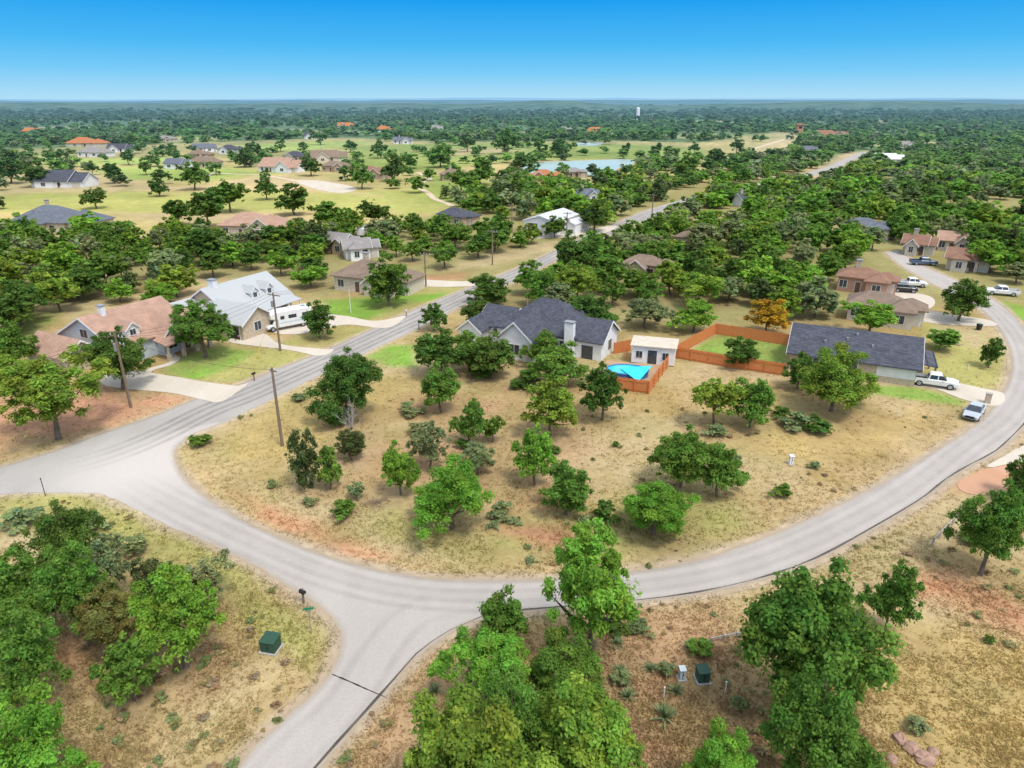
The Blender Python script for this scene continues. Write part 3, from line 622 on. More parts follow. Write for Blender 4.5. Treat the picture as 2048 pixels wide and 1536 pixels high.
MB().box(11.2, 15.9, -.012, -.006, .9, 2.4).build('siding', WALL['white'], h)
slab(h, 'porch_roof', [(16.55,2,2.6),(18.6,2,2.35),(18.6,9,2.35),(16.55,9,2.6)], .15, ROOF['char'])
for yy in (2.3, 8.7): MB().cbox(18.35,yy,1.18,.22,.22,2.36).build('porch_column', M_pole, h)
for vx, vy in ((4.2,2.2),(7,3.2),(10.3,2.4),(8.2,4.2)): MB().cbox(vx,vy,2.75+vy*.5+.3,.3,.3,.35).build('vent_pipe', M_steel, h)
opening(h,'S',3,0,.9,1.5,1.3); opening(h,'S',8,0,.9,1.5,1.3); opening(h,'E',4.2,16,.05,1,2.1,'door',M_trim,M_door); opening(h,'E',7.2,16,.9,1.4,1.3)
house_discs += [(o[0]+6, o[1]+2, 9), (o[0]+13, o[1]-1, 9)]
def simple_house(label, u, v, wpx, roof, wall='cream', kind='hip', yaw=-27, dr=.6, rise=.28, seed=1, chim=False, hh=3., keep=1.):
    q = random.Random(seed); w = wpx*MPP(v)*1.02; d = min(max(w*dr, 6), 16)
    x, y = G(u, v); h = houseroot('house', label, (x, y), math.radians(yaw), 'house')
    x0 = -w/2; rs = d*rise
    wing(h, x0, x0+w*.72, 1.2, d, hh, kind, 'x', rs, wall, roof, oh=.6)
    fx0 = x0+w*(.5 if q.random() < .5 else .12)
    wing(h, fx0, fx0+w*.36, -.6, d*.62, hh-.12, 'gable' if q.random() < .6 else 'hip', 'y', rs*.8, wall, roof, oh=.5)
    wing(h, x0+w*.62, x0+w, 2.2, d*.92, hh-.2, kind, 'x', rs*.8, wall, roof, oh=.5)
    if chim: chimney(h, x0+w*.3, d*.6, hh, hh+rs+1.3, 1, .8, WALL['stone'])
    opening(h,'S',fx0+w*.18,-.6,.9,min(2,w*.14),1.4)
    opening(h,'S',x0+w*.86,2.2,.1,min(4.2,w*.2),2.1,'garage_door',M_trim,M_garage)
    opening(h,'S',x0+w*(.1 if fx0 > x0+w*.3 else .56),1.2,.9,1.4,1.4)
    opening(h,'S',x0+w*(.3 if fx0 > x0+w*.3 else .52)+.6,1.2,.05,1,2.1,'door',M_trim,M_door)
    house_discs.append((x, y+d*.5, max(w, d)*.58)); keep_px.append((u-wpx*.42, u+wpx*.42, v-6, v+keep*3.2/MPP(v)))
    return h
for i, a in enumerate([
 ('low brown hip roofed house across the main road from the dark round trees', 732, 590, 162, 'brown', 'cream', 'hip', -22),
 ('small house with pale grey brown gable roof left of its neighbour in the middle wood', 668, 508, 76, 'grey', 'tan', 'gable', -27),
 ('small grey roofed house partly behind trees, just right of the grey brown gable house', 728, 520, 66, 'grey', 'white', 'gable', 20),
 ('wide house with blue grey roof at the left edge above the left woodland', 92, 468, 165, 'slate', 'cream', 'hip', -8),
 ('long beige low house beside the golf course, behind the dark oaks', 500, 475, 130, 'tan', 'cream', 'hip', -6),
 ('dark charcoal hip roof among trees left of the white metal building', 904, 452, 76, 'char', 'tan', 'hip', -30),
 ('grey roofed house above the white metal building', 1178, 405, 46, 'slate', 'white', 'gable', 10),
 ('grey brown roof sunk among trees right of the main road', 1290, 560, 96, 'brown', 'tan', 'hip', -27),
 ('small brown roof deep in the right woodland', 1374, 500, 52, 'brown', 'tan', 'hip', -27),
 ('large red brown hip roofed house at the right beside the parked dark car', 1728, 590, 104, 'red', 'brick', 'hip', -30),
 ('grey brown roofed house behind the bright feathery tree at right', 1766, 652, 134, 'brown', 'cream', 'hip', -28),
 ('house with dark blue hip roof in the right woodland', 1738, 478, 92, 'slate', 'cream', 'hip', -20),
 ('tan roofed house with pale walls above the blue pickup', 1832, 512, 54, 'red', 'cream', 'gable', -35),
 ('tan roofed house half hidden right of the pale walled one', 1908, 505, 58, 'tan', 'cream', 'gable', -30),
 ('gabled pinkish house nearest the right edge, above the white truck', 1932, 545, 74, 'red', 'cream', 'gable', -35),
 ('small dark gabled house with white wall in the distant right woodland', 1500, 414, 34, 'char', 'white', 'gable', 35),
 ('long dark roofed white house at the left edge of the golf field', 110, 376, 105, 'char', 'white', 'gable', -5),
 ('red tile roofed house far left', 165, 294, 72, 'terra', 'cream', 'hip', -5),
 ('grey roofed house in front of the far left red tile roof', 180, 314, 60, 'grey', 'white', 'hip', -10),
 ('dark roofed house right of the far left grey roof', 238, 305, 46, 'char', 'white', 'gable', 5),
 ('slate roofed white house at the centre left of the golf field', 349, 338, 50, 'slate', 'white', 'gable', -12),
 ('brown roofed house beside the slate roofed white house', 402, 335, 58, 'brown', 'cream', 'hip', -12),
 ('tall blue grey gabled house in the far left cluster', 411, 304, 44, 'slate', 'white', 'gable', 25),
 ('dark roofed house right of the tall blue grey gables', 457, 308, 50, 'char', 'white', 'hip', -10),
 ('brown roofed house below the tall blue grey gables', 395, 318, 44, 'brown', 'tan', 'hip', -15),
 ('white walled house with tan roof facing the golf field', 552, 345, 86, 'tan', 'white', 'gable', -18),
 ('dark roof directly behind the white walled tan roofed house', 588, 323, 54, 'char', 'cream', 'hip', -18),
 ('large brown gabled house right of the far dark roof', 660, 324, 68, 'brown', 'cream', 'gable', 15),
 ('low brown roof in front of the large brown gables', 668, 344, 54, 'brown', 'tan', 'hip', -10),
 ('red brown house with stone walls near the curved cart path', 738, 358, 66, 'red', 'tan', 'hip', -15),
 ('dark brown roofed open pavilion beside the cart path', 905, 362, 54, 'brown', 'tan', 'hip', -15),
 ('terracotta roofed house at the near shore of the pond', 1090, 364, 58, 'terra', 'brick', 'hip', -15),
 ('grey roof at the pond shore right of the terracotta roof', 1150, 356, 40, 'grey', 'tan', 'hip', -15),
 ('terracotta roofed house high on the far left skyline of trees', 770, 264, 40, 'terra', 'white', 'hip', 0),
 ('pale gabled house left of the far terracotta roof', 692, 256, 34, 'terra', 'cream', 'gable', 0),
 ('dark roofed house in the far trees above the brown gables', 625, 278, 34, 'char', 'white', 'gable', 0),
 ('white house in far trees below the far terracotta roof', 805, 288, 36, 'slate', 'white', 'gable', 0),
 ('pink and white mansion far off above the pond', 1200, 268, 56, 'terra', 'white', 'hip', 0),
 ('clubhouse with long red brown roof at the far right of the fairway', 1662, 276, 78, 'red', 'tan', 'hip', -8),
 ('white house on the right beyond the narrow far road', 1780, 328, 54, 'white', 'white', 'gable', -10),
 ('dark gabled house left of the narrow far road', 1622, 308, 36, 'slate', 'white', 'gable', 10),
 ('small white house near the right edge in far trees', 1815, 296, 30, 'grey', 'white', 'gable', 0),
 ('grey roofed house in the far trees between pond and clubhouse', 1450, 252, 30, 'grey', 'white', 'gable', 0),
 ('white house in the far trees left of the water tank', 1132, 264, 30, 'grey', 'white', 'hip', 0),
 ('tan house far off left above the red tile roof', 60, 268, 40, 'terra', 'cream', 'hip', 0),
 ('white gabled house in far trees left of the pond', 870, 262, 30, 'grey', 'white', 'gable', 0),
 ('pale roofed house in far trees above the far left dark roof', 330, 284, 34, 'grey', 'cream', 'hip', 0),
]):
    simple_house(*a, seed=i+3, chim=i % 3 == 0)
x, y = G(1048, 466); h = houseroot('metal_building', 'white metal building with pale roof behind the main road trees', (x, y), math.radians(-27), 'building')
wing(h, 0, 10, 0, 17, 3.8, 'gable', 'y', 1.5, 'white', 'white', oh=.3); wing(h, 10.1, 14.5, 4, 15, 2.9, 'gable', 'y', .9, 'white', 'white', oh=.2)
opening(h,'S',2.8,0,.05,3,3,'garage_door',M_trim,M_black); opening(h,'S',7.2,0,.05,3,3,'garage_door',M_trim,M_garage); opening(h,'E',10,14.5,1,1.6,1.2)
house_discs.append((x+9, y+5, 12)); keep_px.append((1035, 1140, 450, 486))
x, y = G(1597, 268); t = houseroot('tower', 'short orange brick tower at the far end of the fairway', (x, y), 0, 'tower')
MB().box(-3.5,3.5,-3.5,3.5,0,10).box(-4.3,4.3,-4.3,4.3,10.01,11.2).build('tower_shaft', WALL['brick'], t); MB().box(-2,2,-3.55,-3.505,6,8.5).build('window', M_glass, t)
x, y = G(1275, 240); t = houseroot('water_tank', 'slim white water tank standing above far woods', (x, y), 0, 'water tank')
MB().tube((0,0,0),(0,0,22),3.6,3.6,16).build('tank_shell', WALL['white'], t); MB().tube((0,0,22.01),(0,0,23.5),3.6,1,16).build('tank_roof', WALL['white'], t)
x, y = G(1262, 726); h = houseroot('garden_shed', 'white garden shed with glazed door and two windows beside the pool deck', (x, y), math.radians(-16), 'shed')
MB().box(0,6.2,0,3.4,.15,2.75).build('wall', WALL['white'], h)
slab(h, 'roof', [(-.25,-.3,2.76),(6.45,-.3,2.76),(6.45,3.7,3.0),(-.25,3.7,3.0)], .16, WALL['cream'])
opening(h,'S',3.0,0,.2,1.3,2.05,'door',M_trim,M_glass); opening(h,'S',1.1,0,1.0,.9,1.0); opening(h,'S',4.9,0,1.0,.9,1.0); opening(h,'E',1.7,6.2,1.0,.9,1.0)
house_discs.append((x+3, y+1, 6))
# ------------------------------------------------------------------ fences
def fence(label, px, ht=1.85):
    pts = WP(px); root = empty('privacy_fence', (*pts[0], 0), 0, label, 'fence'); ox, oy = pts[0]
    for i in range(len(pts)-1):
        a = Vector(pts[i])-Vector((ox,oy)); b = Vector(pts[i+1])-Vector((ox,oy)); d = b-a; L = d.length; d.normalize(); n = max(1, round(L/2.4)); nrm = Vector((-d.y, d.x))
        for k in range(n):
            p0 = a+d*(L*k/n); p1 = a+d*(L*(k+1)/n); mb = MB(); m = max(2, int((p1-p0).length/.15))
            for j in range(m):
                q0 = p0.lerp(p1, (j+.04)/m); q1 = p0.lerp(p1, (j+.96)/m); mb.obox(q0, q1, .025+R.uniform(-.004,.004), .05, ht+R.uniform(-.03,.03))
            r0 = nrm*.05
            for z in (.35, 1.5): mb.obox(p0+r0, p1+r0, .05, z, z+.09)
            mb.build('panel', M_cedar, root); MB().cbox(p0.x+nrm.x*.1, p0.y+nrm.y*.1, ht/2, .1, .1, ht+.06).build('post', M_cedar, root)
    return root
fence('tall cedar privacy fence closing in the small green back yard', [(1568,752),(1452,734),(1347,716),(1384,694),(1430,668),(1500,679),(1580,692)])
fence('cedar fence zigzagging around the pool and deck', [(1347,718),(1332,738),(1297,788),(1240,780),(1180,768)])
fence('short cedar fence at the left corner of the white walled house', [(937,742),(968,732),(1000,738)])
fence('short cedar fence between the white walled house and the shed', [(1228,708),(1262,702)])
def railfence(label, px, ht=.9, n=6):
    pts = WP(px); root = empty('rail_fence', (*pts[0], 0), 0, label, 'fence'); a = Vector((0,0)); b = Vector(pts[1])-Vector(pts[0])
    for k in range(n+1):
        p = a.lerp(b, k/n); MB().cbox(p.x, p.y, ht/2, .14, .14, ht).build('post', M_wood, root)
    MB().obox(a+Vector((.08,.08)), b+Vector((.08,.08)), .06, ht-.24, ht-.08).build('rail', M_wood, root)
railfence('low weathered rail fence on the lower right lot', [(1864,1092),(1942,1012)])
railfence('short low wooden rail near the bottom centre shrubs', [(1422,1288),(1500,1272)], .6, 3)
# ------------------------------------------------------------------ pool
x, y = G(1254, 752); t = empty('swimming_pool', (x, y, 0), math.radians(-10), 'oval swimming pool with bright turquoise water behind the cedar fence', 'pool')
n = 32; ring = lambda rx, ry, z: [(rx*math.cos(2*math.pi*i/n), ry*math.sin(2*math.pi*i/n), z) for i in range(n)]
MB().loft([ring(2.9,2.0,0), ring(2.9,2.0,.95)]).build('pool_wall', M_poolrim, t); MB().loft([ring(2.7,1.8,.955), ring(2.7,1.8,.985)]).build('water', M_pool, t)
A, B, A2, B2 = ring(2.7,1.8,.956), ring(3.02,2.12,.956), ring(2.7,1.8,1.04), ring(3.02,2.12,1.04); mb = MB()
mb.add(A+B+A2+B2, [(i+2*n,i+3*n,(i+1)%n+3*n,(i+1)%n+2*n) for i in range(n)]+[(i+n,(i+1)%n+n,(i+1)%n+3*n,i+3*n) for i in range(n)]+[(i,i+2*n,(i+1)%n+2*n,(i+1)%n) for i in range(n)]); mb.build('pool_coping', M_poolrim, t)
a, b_, c = G(1304,731,1.2), G(1277,763,1.2), G(1240,735,1.2)
v = [(a[0],a[1],1.20),(b_[0],b_[1],1.15),(c[0],c[1],1.12)]; mb = MB(); K = 10; idx = {}
for i in range(K+1):
    for j in range(K+1-i):
        w_ = (i/K, j/K, 1-(i+j)/K); p = [sum(w_[q]*v[q][k] for q in range(3)) for k in range(3)]
        p[2] -= .03*w_[0]*w_[1]*w_[2]*27; idx[i,j] = len(mb.v); mb.v.append(tuple(p))
for i in range(K):
    for j in range(K-i):
        mb.f.append((idx[i,j], idx[i+1,j], idx[i,j+1]))
        if i+j < K-1: mb.f.append((idx[i+1,j], idx[i+1,j+1], idx[i,j+1]))
tag(mb.build('pool_cover', M_sail, None, True), 'turquoise triangular cover stretched over the right side of the pool', 'cover')
dp = WP([(1215,722),(1262,728),(1340,730),(1328,742),(1298,782),(1210,772),(1190,745)])
mb = MB(); m_ = len(dp); mb.add([(p[0],p[1],.06) for p in dp]+[(p[0],p[1],.18) for p in dp], [tuple(range(m_))[::-1], tuple(range(m_,2*m_))]+[(i,(i+1)%m_,m_+(i+1)%m_,m_+i) for i in range(m_)])
tag(mb.build('pool_deck', M_deck), kind='structure')
x, y = G(1250, 722); t = empty('ladder', (x, y, .2), math.radians(-16), 'orange ladder leaning between the house and the white shed', 'ladder')
for s in (-1, 1): MB().tube((s*.25,0,0),(s*.2,.6,2.4),.05).build('side_rail', M_cedar, t)
for k in range(7): z = .3+k*.3; MB().tube((-.24,z*.25,z),(.24,z*.25,z),.03).build('rung', M_cedar, t)
def patio_chair(x, y, rz, label):
    t = empty('patio_chair', (x, y, .18), rz, label, 'chair'); MB().cbox(0,0,.42,.5,.5,.06).build('seat', M_red, t); MB().cbox(0,.24,.72,.5,.06,.56).build('backrest', M_red, t)
    for a in (-1,1):
        for b in (-1,1): MB().cbox(a*.21,b*.2,.2,.05,.05,.4).build('leg', M_red, t)
patio_chair(*G(1290,727), .4, 'red patio chair on the deck in front of the shed')
# ------------------------------------------------------------------ utility poles + lines
def upole(u, v, vt, label, arm=1, trans=False, rz=YAW, aw=2.4):
    x, y = G(u, v); Hh = HT(v, vt); t = empty('utility_pole', (x, y, 0), rz, label, 'utility pole')
    MB().tube((0,0,-.05),(0,0,Hh),.19,.12,12).build('pole', M_pole, t)
    for k in range(arm):
        z = Hh-.45-k*.9; c = MB().cbox(0,.16,z,aw,.1,.13).build('cross_arm', M_pole, t)
        for q in (-.45,-.17,.17,.45): MB().tube((q*aw,.16,z+.066),(q*aw,.16,z+.3),.06,.045,8).build('insulator', M_boxgrey, c)
    if trans:
        tr = MB().tube((-.38,.0,Hh-2.3),(-.38,.0,Hh-1.35),.24,.24,12).build('transformer_can', M_steel, t); MB().tube((-.16,0,Hh-1.9),(-.05,0,Hh-1.9),.05).build('bracket', M_steel, tr)
    return (x, y, Hh-.25)
pA = upole(565, 892, 735, 'tall wooden power pole nearest the camera on the lot corner', 1, aw=1.0)
pB = upole(262, 815, 667, 'wooden power pole with cross arm beside the tan house driveway', 2, True)
pC = upole(561, 702, 585, 'wooden power pole in front of the white camper', 1, True)
pD = upole(985, 530, 460, 'power pole on the far verge of the main road', 1)
pE = upole(1133, 480, 424, 'distant power pole by the white metal building', 1)
pF = upole(1303, 442, 388, 'distant power pole where the road narrows', 1)
pG_ = upole(1024, 466, 408, 'power pole left of the white metal building', 1)
pH = upole(852, 572, 505, 'power pole beside the brown hip roofed house driveway', 1)
off = (pB[0]-45, pB[1]-70, 9)
def line(a, b, label, k=3):
    t = empty('power_line', (0,0,0), 0, label, 'power line')
    for q in range(k):
        s = (q-(k-1)/2)*.9; ox, oy = s*math.cos(YAW), s*math.sin(YAW); mb = MB(); n = 14; pr = None
        for i in range(n+1):
            f = i/n; z = a[2]+(b[2]-a[2])*f-4*f*(1-f)*(1.0+.3*q); p = (a[0]+(b[0]-a[0])*f+ox, a[1]+(b[1]-a[1])*f+oy, z)
            if pr: mb.tube(pr, p, .016, .016, 5)
            pr = p
        mb.build('wire', M_black, t)
line(off, pB, 'overhead wires running off the left edge from the driveway pole'); line(pB, pC, 'overhead wires between the driveway pole and the camper pole')
line(pC, pH, 'overhead wires between the camper pole and the brown house pole'); line(pH, pD, 'overhead wires between the brown house pole and the far verge pole'); line(pD, pE, 'overhead wires between the far verge pole and the metal building pole'); line(pE, pF, 'overhead wires along the most distant stretch of the main road')
line(pA, pB, 'single overhead wire crossing the main road between the two nearest poles', 1)
# ------------------------------------------------------------------ street furniture
pf = [(-.14,1.0),(.14,1.0),(.14,1.16),(.09,1.26),(0,1.29),(-.09,1.26),(-.14,1.16)]
def mail(u, v, label, m, rz=YAW):
    x, y = G(u, v); t = empty('mailbox', (x, y, 0), rz, label, 'mailbox'); MB().cbox(0,0,.5,.12,.12,1).build('post', M_pole, t)
    b = MB().loft([[(a, -.26, z) for a, z in pf], [(a, .26, z) for a, z in pf]]).build('box', m, t); MB().cbox(.155,.1,1.25,.02,.05,.2).build('flag', M_red, b)
mail(608, 1207, 'black mailbox on a post at the street junction', M_black, math.radians(60))
mail(509, 762, 'dark mailbox on the verge of the tan house lawn', M_black); mail(813, 633, 'mailbox at the camper driveway mouth', M_boxgrey); mail(838, 660, 'pale mailbox beside the small dark verge tree', M_trim)
x, y = G(1974, 806); t = empty('mailbox_pillar', (x, y, 0), YAW, 'stone mailbox pillar beside the white pickup driveway', 'mailbox'); MB().cbox(0,0,.65,.6,.6,1.3).build('pillar', WALL['stone'], t); MB().cbox(0,0,1.36,.7,.7,.11).build('cap', M_pad, t); MB().cbox(.31,0,1.05,.03,.3,.28).build('door', M_black, t)
x, y = G(623, 1268); t = empty('street_sign', (x, y, 0), math.radians(15), 'green street name sign on a thin post at the junction', 'street sign')
MB().tube((0,0,0),(0,0,2.15),.03).build('post', M_steel, t); MB().cbox(0,0,2.28,.75,.025,.18).build('sign_blade', M_signgreen, t); MB().cbox(0,0,2.48,.025,.75,.18).build('sign_blade', M_signgreen, t)
x, y = G(91, 992); t = empty('marker_post', (x, y, 0), 0, 'thin dark marker post on the left verge of the junction', 'post'); MB().tube((0,0,0),(0,0,1.9),.035).build('post', M_black, t); MB().cbox(0,0,1.95,.1,.03,.16).build('cap', M_black, t)
x, y = G(917, 1287); t = empty('marker_post', (x, y, 0), 0, 'short dark post on the street edge left of the bend tree', 'post'); MB().tube((0,0,0),(0,0,.9),.04).build('post', M_black, t); MB().tube((0,0,.9),(0,0,.98),.055).build('cap', M_black, t)
def cabinet(u, v, w, d, hh, m, label, rz):
    x, y = G(u, v); t = empty('utility_cabinet', (x, y, 0), rz, label, 'utility cabinet')
    MB().box(-w/2-.12,w/2+.12,-d/2-.12,d/2+.12,0,.1).build('base', M_pad, t); MB().box(-w/2,w/2,-d/2,d/2,.103,hh).build('body', m, t)
    MB().add([(-w/2-.04,-d/2-.06,hh+.003),(w/2+.04,-d/2-.06,hh+.003),(w/2+.04,d/2+.04,hh+.003),(-w/2-.04,d/2+.04,hh+.003),(-w/2-.04,-d/2-.06,hh+.06),(w/2+.04,-d/2-.06,hh+.06),(w/2+.04,d/2+.04,hh+.14),(-w/2-.04,d/2+.04,hh+.14)],[(0,3,2,1),(4,5,6,7),(0,1,5,4),(1,2,6,5),(2,3,7,6),(3,0,4,7)]).build('lid', m, t)
    MB().cbox(-w*.02,-d/2-.012,hh*.55,.03,.02,hh*.75).build('door_seam', M_black, t); MB().cbox(w*.1,-d/2-.02,hh*.6,.05,.03,.12).build('handle', M_black, t)
cabinet(543, 1298, 1.05, 1.0, .95, M_boxgreen, 'green transformer cabinet on the grass left of the street fork', math.radians(-12))
cabinet(1404, 1360, .75, .75, .9, M_boxgreen, 'green utility cabinet near the bottom centre, right one of two', .1)
cabinet(1363, 1358, .38, .35, .85, M_boxgrey, 'pale blue grey utility pedestal left of the green cabinet', .1)
cabinet(1581, 928, .4, .4, .95, M_trim, 'white utility pedestal on the dry grass of the right lot', .1)
for u, v, lb in ((1327,1396,'white marker stake left of the pale pedestal'),(1450,1385,'white marker stake right of the green cabinet'),(841,1068,'white marker stake at the ditch below the largest vivid tree'),(1795,835,'white marker stake in the grass below the white pickup'),(1935,740,'pale marker stake on the grass inside the right bend'),(1558,735,'pale marker stake behind the front cedar fence')):
    x, y = G(u, v); t = empty('marker_stake', (x, y, 0), 0, lb, 'stake'); MB().tube((0,0,0),(0,0,.85),.045).build('stake', M_trim, t); MB().tube((0,0,.851),(0,0,.93),.055).build('cap', M_trim, t)
a = G(513,718); tg = empty('guy_wire_guard', (a[0],a[1],0), 0, 'slanting yellow guy wire guard on the tan house lawn', 'guy guard'); MB().tube((0,0,0),(.8,.3,2.3),.06,.06,8).build('guard', M_yel, tg); MB().tube((.8,.3,2.3),(3.2,1.4,7),.015,.015,5).build('wire', M_steel, tg)
x, y = G(702, 626); t = empty('flagpole', (x, y, 0), 0, 'thin white flagpole on the lawn beyond the camper', 'flagpole'); MB().tube((0,0,0),(0,0,4.2),.06,.04).build('pole', M_trim, t); MB().tube((0,0,4.2),(0,0,4.35),.08,.05).build('finial', M_trim, t)
x, y = G(1957, 660); t = empty('wheeled_bin', (x, y, 0), .3, 'dark wheeled bin at the far right bend of the street', 'bin'); MB().loft([[(-.25,-.28,.1),(.25,-.28,.1),(.25,.28,.1),(-.25,.28,.1)],[(-.31,-.36,1),(.31,-.36,1),(.31,.36,1),(-.31,.36,1)]]).build('body', M_black, t); MB().cbox(0,0,1.04,.66,.76,.06).build('lid', M_boxgreen, t)
for s in (-1, 1): MB().tube((s*.3,.3,.1),(s*.36,.3,.1),.1,.1,10).build('wheel', M_rubber, t)
# ------------------------------------------------------------------ vehicles
def paint(name, c): return mat(name, c, tuple(x*.93 for x in c), .8, .25, spec=.5)
PC = dict(white=paint('white_paint', (.72,.72,.71)), silver=paint('silver_paint', (.42,.46,.50)), black=paint('black_car_paint', (.02,.022,.028)), blue=paint('dark_blue_paint', (.06,.10,.17)), red=paint('red_car_paint', (.40,.02,.02)))
M_lamp = mat('headlight', (.75,.75,.72), None, 3, .1); M_tail = mat('tail_light', (.4,.01,.01), None, 3, .2)
def rr(x, hw, z0, z1, r=.1): return [(x,-hw,z0+r),(x,-hw,z1-r),(x,-hw+r,z1),(x,hw-r,z1),(x,hw,z1-r),(x,hw,z0+r),(x,hw-r,z0),(x,-hw+r,z0)]
def wheels(t, xs, hw, r=.36):
    for x in xs:
        for s in (-1, 1):
            ty = MB().tube((x,s*(hw-.2),r),(x,s*(hw+.02),r),r,r,18).build('wheel', M_rubber, t); MB().tube((x,s*(hw+.021),r),(x,s*(hw+.035),r),r*.62,r*.55,14).build('rim', M_steel, ty)
def vehicle(kind, xy, yaw, color, label, name=None, cat=None):
    P_ = PC[color]; nm = name or dict(sedan='parked_car', suv='parked_car', pickup='pickup_truck')[kind]; t = empty(nm, (*xy, .05), yaw, label, cat or ('pickup truck' if kind == 'pickup' else 'car'))
    if kind == 'sedan':
        MB().loft([rr(-2.32,.78,.40,.86),rr(-2.15,.88,.28,1.0),rr(-1.2,.91,.24,.98),rr(.6,.91,.24,.96),rr(1.6,.89,.25,.88),rr(2.15,.82,.28,.76),rr(2.34,.68,.36,.64)]).build('body', P_, t)
        MB().loft([[(-1.85,-.78,.955),(1.05,-.80,.93),(1.05,.80,.93),(-1.85,.78,.955)],[(-1.05,-.60,1.44),(.18,-.62,1.44),(.18,.62,1.44),(-1.05,.60,1.44)]]).build('windows', M_glass, t)
        MB().loft([[(-1.12,-.63,1.42),(.24,-.65,1.42),(.24,.65,1.42),(-1.12,.63,1.42)],[(-1.0,-.54,1.5),(.1,-.56,1.5),(.1,.56,1.5),(-1.0,.54,1.5)]]).build('roof', P_, t)
        L0, L1, hw, wx = -2.32, 2.3, .9, (-1.42, 1.4); zl = .66; r = .34
    elif kind == 'suv':
        MB().loft([rr(-2.35,.84,.45,1.05),rr(-2.2,.94,.34,1.12),rr(-1.2,.96,.3,1.12),rr(.8,.96,.3,1.1),rr(1.7,.94,.32,1.02),rr(2.2,.88,.35,.92),rr(2.36,.76,.42,.8)]).build('body', P_, t)
        MB().loft([[(-2.2,-.86,1.1),(1.15,-.86,1.07),(1.15,.86,1.07),(-2.2,.86,1.1)],[(-1.95,-.72,1.7),(.3,-.72,1.7),(.3,.72,1.7),(-1.95,.72,1.7)]]).build('windows', M_glass, t)
        MB().loft([[(-2.05,-.75,1.68),(.36,-.75,1.68),(.36,.75,1.68),(-2.05,.75,1.68)],[(-1.9,-.66,1.78),(.2,-.66,1.78),(.2,.66,1.78),(-1.9,.66,1.78)]]).build('roof', P_, t)
        L0, L1, hw, wx = -2.35, 2.33, .95, (-1.45, 1.45); zl = .82; r = .38
    else:
        MB().loft([rr(-2.9,.92,.5,.78),rr(-2.75,.98,.42,.80),rr(-.9,.98,.4,.80),rr(-.85,.98,.4,1.18),rr(1.1,.98,.4,1.18),rr(2.3,.97,.42,1.12),rr(2.75,.92,.45,1.02),rr(2.9,.84,.5,.92)]).build('body', P_, t)
        MB().box(-2.88,-.87,-.98,-.88,.78,1.2).build('bed_side', P_, t); MB().box(-2.88,-.87,.88,.98,.78,1.2).build('bed_side', P_, t)
        MB().box(-2.95,-2.885,-.97,.97,.72,1.2).build('tailgate', P_, t); MB().box(-2.86,-.88,-.87,.87,.803,.83).build('bed_floor', M_black, t)
        MB().loft([[(-.82,-.88,1.16),(1.45,-.88,1.13),(1.45,.88,1.13),(-.82,.88,1.16)],[(-.66,-.74,1.78),(.72,-.74,1.78),(.72,.74,1.78),(-.66,.74,1.78)]]).build('windows', M_glass, t)
        MB().loft([[(-.75,-.78,1.76),(.8,-.78,1.76),(.8,.78,1.76),(-.75,.78,1.76)],[(-.6,-.68,1.87),(.62,-.68,1.87),(.62,.68,1.87),(-.6,.68,1.87)]]).build('roof', P_, t)
        for s in (-1, 1):
            for x0, x1 in ((-.8,-.64),(.28,.3)): MB().add([(x0-.06,s*.895,1.16),(x0+.06,s*.895,1.16),(x1+.05,s*.755,1.77),(x1-.05,s*.755,1.77)],[(0,1,2,3)]).build('pillar', P_, t)
        L0, L1, hw, wx = -2.9, 2.88, .97, (-1.8, 1.85); zl = .88; r = .42
    for s in (-1, 1):
        MB().cbox(L1-.05,s*(hw-.28),zl,.16,.34,.16).build('headlight', M_lamp, t); MB().cbox(L0+.01,s*(hw-.16),zl+.06,.12,.2,.2).build('tail_light', M_tail, t)
        MB().cbox(.95,s*(hw+.1),zl+.3,.12,.18,.14).build('mirror', P_, t)
    MB().cbox(L1,0,.52,.14,1.2,.16).build('bumper', M_steel if kind == 'pickup' else M_black, t); MB().cbox(L0,0,.55,.14,1.4,.16).build('bumper', M_steel if kind == 'pickup' else M_black, t)
    MB().cbox(L1+.02,0,zl-.05,.1,.9,.18).build('grille', M_black, t)
    wheels(t, wx, hw, r)
    return t
def yaw2(p, q): a, b = G(*p), G(*q); return math.atan2(b[1]-a[1], b[0]-a[0])
vehicle('pickup', G(1866,772), math.radians(-25), 'white', 'white crew pickup truck on the driveway of the long charcoal roofed house')
vehicle('sedan', G(1946,832), yaw2((1965,806),(1932,850)), 'silver', 'silver blue sedan parked at the edge of the curving street')
vehicle('pickup', G(1846,530), math.radians(-10), 'blue', 'dark blue pickup on the distant right street')
vehicle('suv', G(1808,584), math.radians(-15), 'black', 'black car parked beside the red brown hip roofed house')
vehicle('pickup', G(1822,573), math.radians(-12), 'white', 'white pickup truck behind the black parked car')
vehicle('pickup', G(2002,590), math.radians(160), 'white', 'white pickup truck at the right edge of the picture')
vehicle('sedan', G(482,671), math.radians(-60), 'red', 'red car standing in the carport of the metal roofed house')
vehicle('suv', G(1072,470), math.radians(-60), 'black', 'dark car in front of the white metal building')
